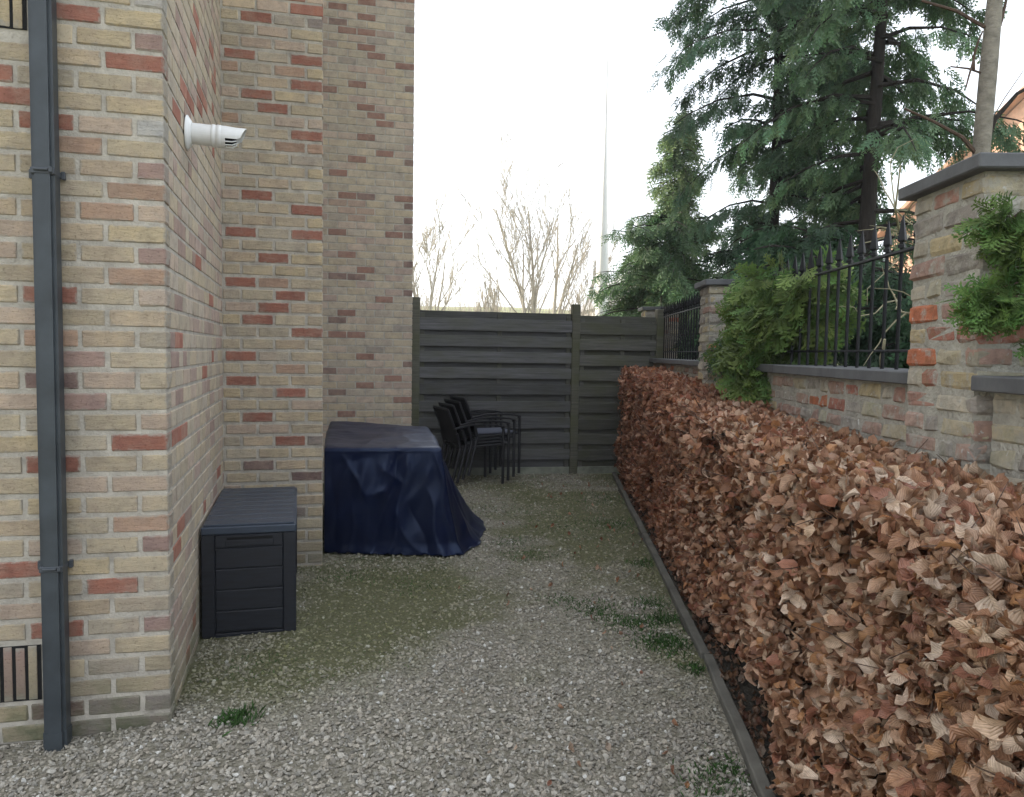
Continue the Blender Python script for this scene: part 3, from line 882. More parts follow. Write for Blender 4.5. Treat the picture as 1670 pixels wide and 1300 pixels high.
# ------------------------------------------------------------------ stacked garden chairs
def build_chairs():
    H = rad(24)
    hx = Vector((math.cos(H), math.sin(H), 0)); hy = Vector((-math.sin(H), math.cos(H), 0))
    front_near = Vector((-0.085, 7.985, 0))
    # chair frame: x forward, y to its left (away from the camera), origin under the seat centre
    W, SD = .25, .25
    base = front_near - hx * SD + hy * W
    def chair(name):
        root = empty(name, base, H)
        for s in (-1, 1):
            y = s * W
            MB().tube([(SD, y, 0), (SD, y, .585), (SD - .02, y, .61)], .0165, 8).obj('front_leg', M_CHAIR, root)
            MB().tube([(-SD - .075, y, 0), (-SD + .02, y, .40), (-SD - .02, y, .55)], .0165, 8).obj('rear_leg', M_CHAIR, root)
            a = MB()
            pts = [(-SD - .05, y, .60), (-SD + .1, y, .632), (0, y, .64), (SD - .08, y, .628), (SD + .01, y, .607)]
            vs = []; fs = []
            for q in pts:
                for dy in (-.021, .021):
                    for dz in (-.009, .009):
                        vs.append((q[0], q[1] + dy, q[2] + dz))
            for i in range(len(pts) - 1):
                b = i * 4
                fs += [(b, b + 4, b + 5, b + 1), (b + 1, b + 5, b + 7, b + 3), (b + 3, b + 7, b + 6, b + 2), (b + 2, b + 6, b + 4, b)]
            fs += [(0, 1, 3, 2), (4 * len(pts) - 4, 4 * len(pts) - 2, 4 * len(pts) - 1, 4 * len(pts) - 3)]
            a.add(vs, fs).obj('armrest', M_CHAIR, root, bevel=.003)
        fr = MB()
        for s in (-1, 1):
            fr.tube([(SD, s * (W - .015), .425), (-SD + .02, s * (W - .015), .40)], .011, 6)
        fr.tube([(SD, -W, .425), (SD, W, .425)], .011, 6).tube([(-SD + .02, -W, .40), (-SD + .02, W, .40)], .011, 6)
        fr.obj('seat_frame', M_CHAIR, root)
        MB().box(-SD + .02, SD - .012, -W + .03, W - .03, .417, .427).obj('seat', M_CHAIRMESH, root, bevel=.002)
        bf = MB()
        for s in (-1, 1):
            bf.tube([(-SD + .02, s * (W - .015), .40), (-SD - .035, s * (W - .02), .6), (-SD - .115, s * (W - .025), .80)], .0125, 8)
        bf.tube([(-SD - .115, -W + .025, .80), (-SD - .115, W - .025, .80)], .0125, 8)
        bf.obj('back_frame', M_CHAIR, root)
        bk = MB()
        rows = [(-SD + .005, .44), (-SD - .035, .6), (-SD - .075, .705), (-SD - .113, .795)]
        vs = []; fs = []
        for x, z in rows:
            for dx in (-.004, .004):
                for s in (-1, 1):
                    vs.append((x + dx, s * (W - .027), z))
        for i in range(len(rows) - 1):
            b = i * 4
            fs += [(b, b + 1, b + 5, b + 4), (b + 2, b + 6, b + 7, b + 3), (b, b + 4, b + 6, b + 2), (b + 1, b + 3, b + 7, b + 5)]
        fs += [(0, 2, 3, 1), (len(vs) - 4, len(vs) - 3, len(vs) - 1, len(vs) - 2)]
        bk.add(vs, fs).obj('backrest', M_CHAIRMESH, root)
        return root
    first = chair('stacking_chair')
    labels = ['lowest black armchair in the stack by the wooden fence', 'second black armchair up from the ground in the stack by the fence',
              'third black armchair up from the ground, just under the topmost one', 'topmost black armchair of the stack, with a pale blue-grey seat pad showing']
    kids = list(first.children)
    for i in range(4):
        if i == 0:
            c = first
        else:
            c = first.copy(); COL.objects.link(c)
            for k in kids:
                q = k.copy(); COL.objects.link(q); q.parent = c
        c.location = base + hx * (.064 * i) + Vector((0, 0, .036 * i)) + hy * (.004 * i)
        tag(c, labels[i], 'chair', 'black armchairs stacked by the fence')
        if i == 3:
            MB().box(-SD + .03, SD - .02, -W + .03, W - .03, .4275, .445).obj('seat_pad', M_CUSHION, c, bevel=.005)
build_chairs()

# ------------------------------------------------------------------ timber fence
def build_fence():
    FD = rad(10.77)
    P2 = Vector((0.692, 8.781, 0))
    root = empty('timber_fence', P2, FD, label='weathered grey timber fence of lapped horizontal planks across the far end', cat='fence')
    r = random.Random(3)
    def post(x, z, mat=M_POST, y0=-.045, y1=.045, w=.094):
        MB().box(x - w / 2 + .0, x + w / 2, y0, y1, -.3, z).obj('post', mat, root, bevel=.006, jitter=.001)
    post(-1.806, 1.985, w=.098); post(.026, 1.956); post(1.05, 1.925)
    xs = [(-1.79, .004, M_PLANK, 0.0, .93), (.05, 1.03, M_PLANK_G, -.018, .545)]
    zb = [(1.632, 1.768), (1.452, 1.577), (1.274, 1.398), (1.094, 1.216), (.912, 1.034), (.722, .843), (.532, .655), (.352, .476), (.170, .292)]
    for x0, x1, mat, dz, mid in xs:
        L = x1 - x0
        def plank(za, zc, yb, thick, tilt=0.0):
            q = r.uniform(-.004, .004)
            me = MB()
            nseg = 6; vs = []; fs = []
            for i in range(nseg + 1):
                x = x0 + .002 + (L - .004) * i / nseg
                wob = .0025 * vnoise(x * 2.5, za * 7, 1)
                for yy in (yb, yb + thick):
                    for zz in (za, zc):
                        vs.append((x, yy + wob + (tilt if zz == za else 0), zz + q + wob))
            for i in range(nseg):
                b = i * 4
                fs += [(b, b + 4, b + 5, b + 1), (b + 2, b + 3, b + 7, b + 6), (b + 1, b + 5, b + 7, b + 3), (b, b + 2, b + 6, b + 4)]
            fs += [(0, 1, 3, 2), (nseg * 4, nseg * 4 + 2, nseg * 4 + 3, nseg * 4 + 1)]
            o = me.add(vs, fs).obj('plank', mat, root, bevel=.003)
            return o
        for k, (a, b) in enumerate(zb):
            plank(a + dz, b + dz, -.026, .016)
        # back planks closing the gaps, and the taller back plank at the top
        plank(1.735 + dz, 1.848 + dz, .016, .015)
        for (a, b), (c, d) in zip(zb[1:], zb[:-1]):
            plank(b + dz - .03, c + dz + .03, .016, .015)
        plank(.07, .205 + dz, .016, .015)
        # battens between the front and back planks, seen in the gaps
        for bx in (x0 + .06, x0 + mid, x1 - .06):
            MB().box(bx - .024, bx + .024, -.0075, .0145, .06, 1.82 + dz).obj('batten', M_PLANK_G, root, bevel=.002)
        MB().box(x0 - .03, x1 + .03, -.018, .018, -.25, .078).obj('concrete_base', M_CONCRETE, root, bevel=.004)
        for k, (a, b) in enumerate(zb):
            pass
build_fence()

# ------------------------------------------------------------------ old brick wall with piers, coping and iron railings
OLD_COL = [(0.45, 0.40, 0.29), (0.43, 0.39, 0.31), (0.45, 0.375, 0.235), (0.36, 0.335, 0.295), (0.46, 0.42, 0.34), (0.33, 0.30, 0.265), (0.42, 0.30, 0.245), (0.44, 0.41, 0.31), (0.37, 0.34, 0.30), (0.40, 0.27, 0.22)]
OLD_RED = [(0.46, 0.17, 0.095), (0.40, 0.185, 0.14), (0.42, 0.25, 0.2)]
def build_old_wall():
    rz = -PH
    r = random.Random(17)
    root = empty('garden_wall', WO, rz, label='old lime-smeared brick wall with stone-capped piers behind the hedge', cat='wall')
    # local frame: x = off (away from the alley), y = s along the wall
    CHO = 0.0738
    var = []
    def old_mesh(L, D):
        q = (round(L, 2), round(D, 2))
        me = MB().box(-L / 2, L / 2, 0, D, -.0295, .0295).mesh('brick', M_OLD, bevel=.011, jitter=.0052, seed=r.randrange(9999))
        return me
    cache = {}
    def get(L, D):
        k = (round(L / .03), round(D / .05), r.randrange(3))
        if k not in cache: cache[k] = old_mesh(round(L / .03) * .03, D)
        return cache[k]
    def lay(par, p0, d, nrm, length, z0, z1, redp, offset0, forced=()):
        """courses on a face that starts at p0 and runs along d; nrm points out of the face"""
        ang = math.atan2(d.y, d.x)
        n = int((z1 - z0) / CHO + .35)
        for i in range(n):
            z = z1 - (i + .5) * (z1 - z0) / n
            s = 0.0; k = 0
            while s < length - .03:
                w = r.choice((.19, .2, .21, .1, .1, .17, .15))
                if k == 0: w = (.12, .2)[(i + offset0) % 2] + r.uniform(-.02, .02)
                if length - s - w < .05: w = length - s
                a = s + .006; b = s + w - .006 if s + w < length - .001 else length
                if k == 0: a = 0.0
                c = r.choice(OLD_COL)
                if r.random() < redp: c = r.choice(OLD_RED)
                for fi, fk, cc in forced:
                    if fi == i and fk == k: c = cc
                j = r.uniform(.85, 1.12); c = tuple(q * j for q in c)
                L = b - a; base = round(L / .03) * .03
                out = r.uniform(.002, .009)
                ctr = p0 + d * ((a + b) / 2) + nrm * out
                if base > .02:
                    link('brick', get(L, .06), par, (ctr.x, ctr.y, z + r.uniform(-.003, .003)), (r.uniform(-.03, .03), r.uniform(-.015, .015), ang + r.uniform(-.02, .02)), (L / base, 1, 1), c)
                s += w; k += 1
    piers = [(2.272, 2.686, 1.953), (5.83, 6.165, 1.93), (9.27, 9.62, 1.93)]
    R0 = OLD_RED[0]
    for pi, (s0, s1, zt) in enumerate(piers):
        pier = MB().box(.004, .41, s0 + .004, s1 - .004, -.3, zt).obj('pier', M_OLDMORTAR, root, jitter=.002)
        zlow = .93 if pi == 0 else 1.05
        nfc = int((zt - zlow) / CHO + .35)
        # alley face runs from far to near, so that its outward normal is -x
        f_al = [(5, 0, R0), (7, 0, R0), (8, 1, OLD_RED[1]), (3, 2, (.3, .1, .07)), (6, 1, OLD_RED[1]), (6, 2, OLD_RED[1]), (9, 0, OLD_RED[2]), (0, 1, OLD_RED[2])] if pi == 0 else [(10, 0, R0)]
        lay(pier, Vector((0.004, s1, 0)), Vector((0, -1, 0)), Vector((-1, 0, 0)), s1 - s0, zlow, zt, .03, 0, f_al)
        f_nr = [(2, 0, (.33, .11, .075)), (5, 1, OLD_RED[1]), (9, 1, R0), (6, 0, OLD_RED[1])] if pi == 0 else []
        lay(pier, Vector((0.0, s0 + .004, 0)), Vector((1, 0, 0)), Vector((0, -1, 0)), .41, zlow, zt, .03, 1, f_nr)
        ov = .042
        cap = MB().box(-ov, .45, s0 - ov, s1 + ov, zt, zt + .043).obj('cap_stone', M_COPE, pier, bevel=.004)
    bays = [(0.2, 2.272, -.012), (2.686, 5.83, .012), (6.165, 9.27, .012), (9.62, 14.0, .012)]
    for bi, (s0, s1, co) in enumerate(bays):
        w = MB().box(.06, .36, s0, s1, -.3, 1.306).obj('wall_panel', M_OLDMORTAR, root)
        # stone coping in lengths
        nc = max(1, round((s1 - s0) / 1.55))
        for k in range(nc):
            a = s0 + (s1 - s0) * k / nc + .0015; b = s0 + (s1 - s0) * (k + 1) / nc - .0015
            MB().box(co, .40, a, b, 1.306, 1.352).obj('coping_stone', M_COPE, root, bevel=.004)
        zl = {0: .85, 1: .93, 2: 1.08, 3: 1.2}[bi]
        length = s1 - s0
        if bi == 0: length = .9
        if bi == 3: length = 0.0
        start = s1
        if bi == 0:
            lay(w, Vector((.06, s1, 0)), Vector((0, -1, 0)), Vector((-1, 0, 0)), length, zl, 1.30, .1, 0, [(3, 2, R0), (4, 1, R0)])
        elif length:
            lay(w, Vector((.06, s1, 0)), Vector((0, -1, 0)), Vector((-1, 0, 0)), length, zl, 1.30, .17, 1)
    # railings
    def railing(s0, s1, lab, first):
        t = empty('iron_railing', W2W((s0 + s1) / 2, .18, 1.352), rz, label=lab, cat='railing', group='black iron railings on the old wall')
        h = (s1 - s0) / 2
        MB().box(-.011, .011, -h, h, .478, .49).obj('top_rail', M_IRON, t, bevel=.002)
        MB().box(-.012, .012, -h, h, .072, .082).obj('bottom_rail', M_IRON, t, bevel=.002)
        for s in (-1, 1):
            MB().box(-.03, .03, s * h - (.012 if s > 0 else 0), s * h + (0 if s > 0 else .012), .05, .10).obj('bracket', M_IRON, t, bevel=.002)
        n = int((s1 - s0) / .128)
        bar_me = MB().tube([(0, 0, 0), (0, 0, .50)], .008, 8).mesh('bar', M_IRON)
        sp_me = MB().lathe([(0, .008), (.0, .017), (.012, .017), (.014, .011), (.022, .011), (.03, .02), (.042, .019), (.13, .003), (.135, .0)], (0, 0, .498), (0, 0, 1), 4).mesh('spearhead', M_IRON)
        for k in range(n):
            y = -h + (k + .5) * (2 * h) / n
            b = link('bar', bar_me, t, (0, y, 0))
            link('spearhead', sp_me, b, None, (0, 0, rad(45)))
        return t
    railing(2.70, 5.82, 'long black spear-topped railing between the two nearest wall piers', True)
    railing(6.18, 9.26, 'black spear-topped railing further back, seen right of the timber fence', False)
    t = railing(0.6, 2.262, 'black railing at the right picture edge, only its bolted end bracket in view', False)
    MB().lathe([(0, 0), (0, .009), (.006, .008), (.006, 0)], (-.018, .831 - .012, .075), (0, -1, 0), 8).obj('bolt', M_WHITE, t)
build_old_wall()

# ------------------------------------------------------------------ kerb and soil
def build_kerb():
    cuts = [(1.3, 3.41), (3.425, 5.75), (5.765, 8.72)]
    labs = ['nearest length of weathered timber edging beside the gravel', 'middle length of weathered timber edging along the gravel', 'farthest length of weathered timber edging, running to the fence']
    for n, (a, b) in enumerate(cuts):
        k = 14; vs = []; fs = []
        for i in range(k + 1):
            y = a + (b - a) * i / k; x = kerb_x(y) + .006 * vnoise(y * 2, n, 0)
            x += .012 * smoothstep(3.0, 3.4, y) * (1 if n == 0 else 0)
            zt = .034 + .006 * vnoise(y * 1.7, 5, n)
            vs += [(x, y, -.1), (x, y, zt), (x + .044, y, zt), (x + .044, y, -.1)]
        for i in range(k):
            q = i * 4
            for j in range(3): fs.append((q + j, q + 4 + j, q + 5 + j, q + j + 1))
        fs += [(0, 1, 2, 3), (k * 4 + 3, k * 4 + 2, k * 4 + 1, k * 4)]
        o = MB().add(vs, fs).obj('edging_board', M_KERB, None, bevel=.005)
        tag(o, labs[n], 'garden edging', 'timber edging boards along the gravel')
build_kerb()

# ------------------------------------------------------------------ scatter helpers
def rot_frames(d, nrm):
    """rotation matrices with local y along d and local z near nrm; arrays (n,3)"""
    y = d / np.linalg.norm(d, axis=1, keepdims=True)
    z = nrm - y * (nrm * y).sum(1, keepdims=True)
    ln = np.linalg.norm(z, axis=1, keepdims=True); ln[ln < 1e-6] = 1
    z = z / ln
    x = np.cross(y, z)
    return np.stack([x, y, z], 2)

def scatter(tV, tF, pos, R, sc, col, tC=None, tUV=None):
    n, m = len(pos), len(tV)
    sc = np.asarray(sc, float)
    if sc.ndim == 1: sc = sc[:, None]
    loc = tV[None] * sc[:, None, :]
    V = np.einsum('nij,nmj->nmi', R, loc) + pos[:, None, :]
    F = (tF[None] + (np.arange(n) * m)[:, None, None]).reshape(-1, tF.shape[1])
    C = np.repeat(col[:, None, :], m, 1)
    if tC is not None: C = C * tC[None, :, None]
    return V.reshape(-1, 3), F, C.reshape(-1, 3), (np.tile(tUV, (n, 1)) if tUV is not None else None)

def join_parts(parts):
    V = []; F = []; C = []; U = []; o = 0
    for v, f, c, u in parts:
        V.append(v); F.append(f + o); C.append(c); o += len(v)
        if u is not None: U.append(u)
    return np.concatenate(V), np.concatenate(F), np.concatenate(C), (np.concatenate(U) if U else None)

# ------------------------------------------------------------------ gravel stones
def build_gravel():
    ico = bmesh.new(); bmesh.ops.create_icosphere(ico, subdivisions=1, radius=1.0)
    base = np.array([v.co[:] for v in ico.verts]); faces = np.array([[v.index for v in f.verts] for f in ico.faces]); ico.free()
    pts = []
    def allowed(x, y):
        if x > kerb_x(y) - .012: return False
        q = Vector((x, y, 0)) - O_; a = q.dot(A_); b = q.dot(B_)
        if b > -.01 and a < .005: return False
        if b > 1.94 and a < .545: return False
        if b > 5.04 and a < 1.435: return False
        fx = (x - .692) * math.cos(rad(10.77)) + (y - 8.781) * math.sin(rad(10.77)); fy = -(x - .692) * math.sin(rad(10.77)) + (y - 8.781) * math.cos(rad(10.77))
        return fy < -.03
    def fill(y0, y1, dens, s0, s1):
        n = int((y1 - y0) * 4.0 * dens)
        xs = RNG.uniform(-2.75, 1.25, n); ys = RNG.uniform(y0, y1, n)
        for x, y in zip(xs, ys):
            if abs(x) > .72 * y + .25: continue
            if allowed(x, y): pts.append((x, y, RNG.uniform(s0, s1)))
    fill(1.95, 2.7, 5300, .0038, .0096)
    fill(2.7, 3.6, 4600, .0038, .0092)
    fill(3.6, 5.0, 2500, .0044, .0096)
    fill(5.0, 8.75, 1100, .0056, .011)
    pts = [p for p in pts if RNG.random() > .35 * smoothstep(.5, 1.0, moss_at(p[0], p[1]))]
    P = np.array(pts)
    n = len(P)
    groups = []
    idx = np.arange(n) % 6
    moss = np.array([moss_at(x, y) for x, y, _ in P])
    gz = np.array([ground_z(x, y) for x, y, _ in P])
    tone = RNG.uniform(.48, 1.0, n)[:, None]
    warm = RNG.random(n)[:, None]
    colr = (np.array([.41, .39, .34]) * (1 - warm) + np.array([.385, .345, .28]) * warm) * tone
    white = RNG.random(n) < .03
    colr[white] = np.array([.52, .51, .47])
    mc = np.array([.14, .142, .065]) * RNG.uniform(.7, 1.5, n)[:, None]
    k = (moss * RNG.uniform(.5, .95, n))[:, None]
    colr = colr * (1 - k) + mc * k
    parts = []
    for g in range(6):
        rr = np.random.default_rng(g)
        t = base * (1 + rr.uniform(-.34, .22, (12, 1))) * np.array([1.3, .95, .6])
        sel = idx == g; m = sel.sum()
        d = RNG.normal(size=(m, 3)); d[:, 2] *= .5
        nr = RNG.normal(size=(m, 3)) * .55 + np.array([0, 0, 1])
        R = rot_frames(d, nr)
        s = P[sel, 2] * RNG.choice([.75, 1.0, 1.0, 1.3], m)
        pos = np.stack([P[sel, 0], P[sel, 1], gz[sel] + s * RNG.uniform(.0, .75, m) - .35 * s * moss[sel]], 1)
        parts.append(scatter(t, faces, pos, R, s, colr[sel]))
    V, F, C, _ = join_parts(parts)
    o = link('gravel', np_mesh('gravel', V, F, M_STONE, C))
    tag(o, kind='stuff')
build_gravel()

def build_grass():
    """tufts and mossy weeds growing through the gravel"""
    spots = [(-1.03, 2.80, .035, 110, .035),
             (.14, 5.15, .10, 200, .018), (.31, 4.2, .07, 120, .02), (.49, 4.07, .08, 220, .022), (.64, 3.87, .08, 280, .024), (.76, 3.6, .07, 340, .026), (.83, 3.95, .05, 200, .024), (.80, 4.2, .06, 180, .022), (.84, 3.3, .04, 120, .024),
             (.0, 5.5, .10, 180, .018), (-.6, 4.45, .10, 140, .018), (-1.0, 4.6, .10, 120, .018), (.74, 2.5, .05, 130, .022), (.70, 2.42, .06, 130, .022), (.62, 2.35, .05, 60, .02),
             (.55, 6.0, .25, 240, .02), (.85, 6.2, .12, 200, .022), (.9, 5.0, .06, 140, .022), (.3, 6.9, .35, 220, .018), (.9, 7.2, .15, 160, .022), (.2, 8.1, .35, 200, .02), (-.15, 6.6, .15, 120, .018),
             (-1.1, 3.3, .10, 110, .016), (-.8, 3.15, .18, 140, .012), (-.55, 3.6, .2, 140, .012), (-.35, 4.9, .2, 140, .016), (-.9, 4.9, .18, 120, .016)]
    pos = []; hs = []
    for x, y, sp, n, h in spots:
        for _ in range(int(n * 1.9)):
            px, py = x + RNG.normal() * sp, y + RNG.normal() * sp
            if px > kerb_x(py) - .01: continue
            pos.append((px, py, ground_z(px, py))); hs.append(h * RNG.uniform(.5, 1.3))
    pos = np.array(pos); n = len(pos); hs = np.array(hs)
    d = RNG.normal(size=(n, 3)) * .7; d[:, 2] = np.abs(d[:, 2]) * .6 + .55
    R = rot_frames(d, RNG.normal(size=(n, 3)))
    tV = np.array([[-.07, 0, 0], [.07, 0, 0], [.09, .55, .06], [-.09, .55, .06], [0, 1, .25], [0, 1, .25]]) ; tF = np.array([[0, 1, 2, 3], [3, 2, 4, 5]])
    tV[4, 0] = .015; tV[5, 0] = -.015
    col = np.array([.045, .1, .025]) * RNG.uniform(.6, 1.4, (n, 1)) * np.array([1, 1, 1])
    V, F, C, _ = scatter(tV, tF, pos, R, hs, col)
    tag(link('grass', np_mesh('grass', V, F, M_BLADE, C)), kind='stuff')
build_grass()

# ------------------------------------------------------------------ beech hedge with dry leaves
HY = [0.7, 1.5, 2.2, 2.6, 2.9, 3.3, 3.8, 5.05, 6.2, 7.5, 8.6]
HXL = [.93, .90, .885, .915, .985, 1.01, .985, 1.07, 1.14, 1.20, 1.225]
HZT = [1.04, 1.04, 1.055, 1.06, 1.06, 1.065, 1.075, 1.12, 1.18, 1.225, 1.225]
def hedge_xl(y): return np.interp(y, HY, HXL)
def hedge_zt(y): return np.interp(y, HY, HZT)
def hedge_xr(y): return 1.325 + .0318 * y

def beech_template(nu, nv, seed):
    r = np.random.default_rng(seed)
    V = []; U = []
    curl = r.uniform(.4, 2.6) * r.choice((-1, 1)); cup = r.uniform(.1, .75) * r.choice((1, 1, -1)); tw = r.uniform(-1.3, 1.3)
    for i in range(nv + 1):
        t = i / nv
        w = .30 * math.sin(math.pi * min(1, t * .93 + .05)) ** .75 * (1.15 - .4 * t) * (1 + .10 * math.sin(i * 2.9 + seed))
        if i == nv: w = .015
        for j in range(nu + 1):
            s = (j / nu - .5) * 2
            x = s * w
            z = cup * abs(s) * w * 1.4 + .09 * math.sin(i * 2.4 + 2.3 * s + seed) * abs(s) + .05 * math.sin(i * 1.3 + seed * 2)
            # bend along the length
            a = curl * (t - .3)
            yy = (math.sin(curl * t) / curl) if abs(curl) > .05 else t
            zz = (1 - math.cos(curl * t)) / curl
            ca, sa = math.cos(tw * t), math.sin(tw * t)
            x2, z2 = x * ca - z * sa, x * sa + z * ca
            V.append((x2, yy - z2 * math.sin(curl * t) , zz + z2 * math.cos(curl * t)))
            U.append((.5 + s * .5, t))
    F = [(i * (nu + 1) + j, i * (nu + 1) + j + 1, (i + 1) * (nu + 1) + j + 1, (i + 1) * (nu + 1) + j) for i in range(nv) for j in range(nu)]
    return np.array(V), np.array(F), np.array(U)

def leaf_colours(n, y, depth):
    pal = np.array([[.43, .25, .155], [.35, .19, .11], [.50, .32, .21], [.27, .13, .075], [.57, .42, .295], [.47, .25, .12], [.66, .53, .41], [.39, .18, .115]])
    p = np.array([.19, .16, .18, .11, .14, .07, .10, .05])
    c = pal[RNG.choice(len(pal), n, p=p)] * RNG.uniform(.85, 1.35, (n, 1))
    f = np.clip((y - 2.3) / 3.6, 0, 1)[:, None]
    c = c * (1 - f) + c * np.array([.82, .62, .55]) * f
    return c

def build_hedge():
    root = empty('beech_hedge', (1.1, 4.6, 0), label='clipped beech hedge full of dry copper-brown leaves along the old wall', cat='hedge')
    off = np.array([1.1, 4.6, 0])
    def lump(y, q):
        return .05 * vnoise(y * 1.7, q * 1.9, 3) + .05 * vnoise(y * 4.5, q * 4.5, 6) + .02 * vnoise(y * 11, q * 11, 2)
    n_face, n_top, n_in = 20000, 12000, 4500
    P = []; NR = []; deep = []
    # density grows towards the camera, where the leaves show large
    def ysamp(n):
        u = RNG.random(n)
        return 1.0 + 7.65 * (u ** 1.35)
    ys = ysamp(n_face)
    for y in ys:
        zt = hedge_zt(y); xl = hedge_xl(y)
        zlow = .06 + .05 * vnoise(y * 2.3, 1, 1) + (.10 * math.exp(-((y - 3.15) / .35) ** 2))
        z = zlow + (zt - zlow) * RNG.random() ** .9
        x = xl - lump(y, z)
        sh = smoothstep(zt - .12, zt, z)
        x += .06 * sh
        hole = vnoise(y * 3.1, z * 3.6, 11)
        dd = abs(RNG.normal()) * .03 + (.12 * smoothstep(.22, .4, hole))
        P.append((x + dd, y, z)); NR.append((-1, RNG.normal() * .1, .25 + .7 * sh)); deep.append(dd)
    ys = ysamp(n_top)
    for y in ys:
        xl, xr = hedge_xl(y) + .02, hedge_xr(y)
        x = xl + (xr - xl) * RNG.random()
        z = hedge_zt(y) + .45 * lump(y, x) - .02 * smoothstep(xl + .08, xl, x)
        dd = abs(RNG.normal()) * .028
        P.append((x, y, z - dd)); NR.append((-.15, -.05, 1)); deep.append(dd)
    ys = ysamp(n_in)
    for y in ys:
        P.append((hedge_xl(y) + RNG.uniform(.06, .16), y, RNG.uniform(.1, hedge_zt(y) - .04))); NR.append((-1, 0, .2)); deep.append(.1)
    # the far and near ends of the hedge
    for _ in range(700):
        P.append((RNG.uniform(1.24, 1.58), 8.62 - RNG.random() * .05, RNG.uniform(.1, 1.22))); NR.append((0, 1, .2)); deep.append(.02)
    for _ in range(1400):
        P.append((RNG.uniform(.93, 1.33), .98 + RNG.random() * .06, RNG.uniform(.1, 1.03))); NR.append((0, -1, .2)); deep.append(.02)
    P = np.array(P); NR = np.array(NR); deep = np.array(deep); n = len(P)
    nrm = NR / np.linalg.norm(NR, axis=1, keepdims=True) + RNG.normal(size=(n, 3)) * 1.0
    d = RNG.normal(size=(n, 3)) * .75 + np.array([-.1, 0, -.55]) + NR * .25
    R = rot_frames(d, nrm)
    size = RNG.uniform(.032, .072, n) * np.where(P[:, 1] < 3.2, 1.04, .95)
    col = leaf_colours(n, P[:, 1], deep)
    # the ~300 leaves that show largest become parts of their own
    dist = np.linalg.norm(P - np.array([0, 0, 1.4]), axis=1)
    inview = (P[:, 0] / P[:, 1] < .66) & (P[:, 1] > 1.42) & ((1.4 - P[:, 2]) / P[:, 1] < .56) & (deep < .022)
    score = np.where(inview, size / dist, 0)
    big = np.argsort(-score)[:300]
    isbig = np.zeros(n, bool); isbig[big] = True
    tpl = [beech_template(2, 4, s) for s in range(8)]
    parts = []
    gi = RNG.integers(0, 8, n)
    for g in range(8):
        sel = (gi == g) & ~isbig
        tV, tF, tU = tpl[g]
        parts.append(scatter(tV, tF, P[sel] - off, R[sel], size[sel], col[sel], None, tU))
    V, F, C, U = join_parts(parts)
    o = link('leaves', np_mesh('leaves', V, F, M_BEECH, C, U, smooth=True), root)
    tag(o, kind='stuff')
    # single leaves, sharing a few meshes per tint
    pal = [(.42, .25, .17), (.35, .2, .125), (.5, .34, .235), (.56, .42, .31), (.46, .26, .135), (.64, .52, .41), (.38, .185, .125)]
    lib = []
    for g in range(8):
        tV, tF, tU = beech_template(4, 6, 40 + g)
        for c in pal:
            lib.append(np_mesh('leaf', tV, tF, M_BEECH, np.tile(np.array(c) * 1.0, (len(tV), 1)), tU, smooth=True))
    for i in big:
        me = lib[RNG.integers(0, len(lib))]
        q = link('leaf', me, root)
        q.matrix_local = Matrix.LocRotScale(Vector(P[i] - off), Matrix(R[i].tolist()).to_quaternion(), Vector((size[i],) * 3))
    # twigs through the hedge
    tw = MB()
    r = random.Random(9)
    for _ in range(800):
        y = 1.0 + 7.6 * r.random() ** 1.4
        if r.random() < .55:
            x = float(hedge_xl(y)) + r.uniform(.01, .1); z = r.uniform(.08, float(hedge_zt(y)) - .03)
        else:
            x = r.uniform(float(hedge_xl(y)), float(hedge_xr(y))); z = float(hedge_zt(y)) - r.uniform(.01, .07)
        d = Vector((r.uniform(-1, .5), r.uniform(-1, 1), r.uniform(-.2, .55))).normalized()
        L = r.uniform(.06, .17)
        p = Vector((x, y, z)) - Vector(off)
        mid = p + d * L * .5 + Vector((r.uniform(-.012, .012), r.uniform(-.012, .012), r.uniform(-.012, .012)))
        tw.tube([p, mid, p + d * L], [.0026, .002, .001], 3, False)
    for k in range(46):
        y = .95 + k * .168; x = 1.12 + .02 * y + r.uniform(-.06, .06)
        p = Vector((x, y, -.02)) - Vector(off)
        tw.tube([p, p + Vector((r.uniform(-.05, .05), r.uniform(-.05, .05), .4)), p + Vector((r.uniform(-.1, .1), r.uniform(-.1, .1), .95))], [.013, .010, .005], 5, False)
        for b in range(6):
            z0 = .08 + .14 * b
            q = p + Vector((0, 0, z0)); e = q + Vector((r.uniform(-.16, .02), r.uniform(-.15, .15), r.uniform(.04, .2)))
            tw.tube([q, (q + e) / 2 + Vector((0, 0, -.01)), e], [.005, .004, .0015], 3, False)
    o = tw.obj('twigs', M_TWIG, root); tag(o, kind='stuff')
build_hedge()

def build_litter():
    """fallen leaves on the soil under the hedge and a few on the gravel"""
    P = []
    for _ in range(900):
        y = 1.6 + 7.0 * RNG.random() ** 1.2
        x = kerb_x(y) + .05 + abs(RNG.normal()) * .09
        P.append((x, y, ground_z(x, y) + .008))
    for _ in range(70):
        y = 2.2 + 6 * RNG.random(); x = kerb_x(y) - abs(RNG.normal()) * .5
        if x < -.9: continue
        P.append((x, y, ground_z(x, y) + .014))
    P = np.array(P); n = len(P)
    R = rot_frames(RNG.normal(size=(n, 3)) * np.array([1, 1, .15]), RNG.normal(size=(n, 3)) * .3 + np.array([0, 0, 1]))
    tV, tF, tU = beech_template(2, 4, 77)
    dark = np.where(P[:, 0] > np.array([kerb_x(y) for y in P[:, 1]]), .45, .7)[:, None]
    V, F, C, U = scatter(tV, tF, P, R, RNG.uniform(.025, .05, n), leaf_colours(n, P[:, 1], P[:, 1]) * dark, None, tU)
    tag(link('leaf_litter', np_mesh('leaf_litter', V, F, M_BEECH, C, U)), kind='stuff')
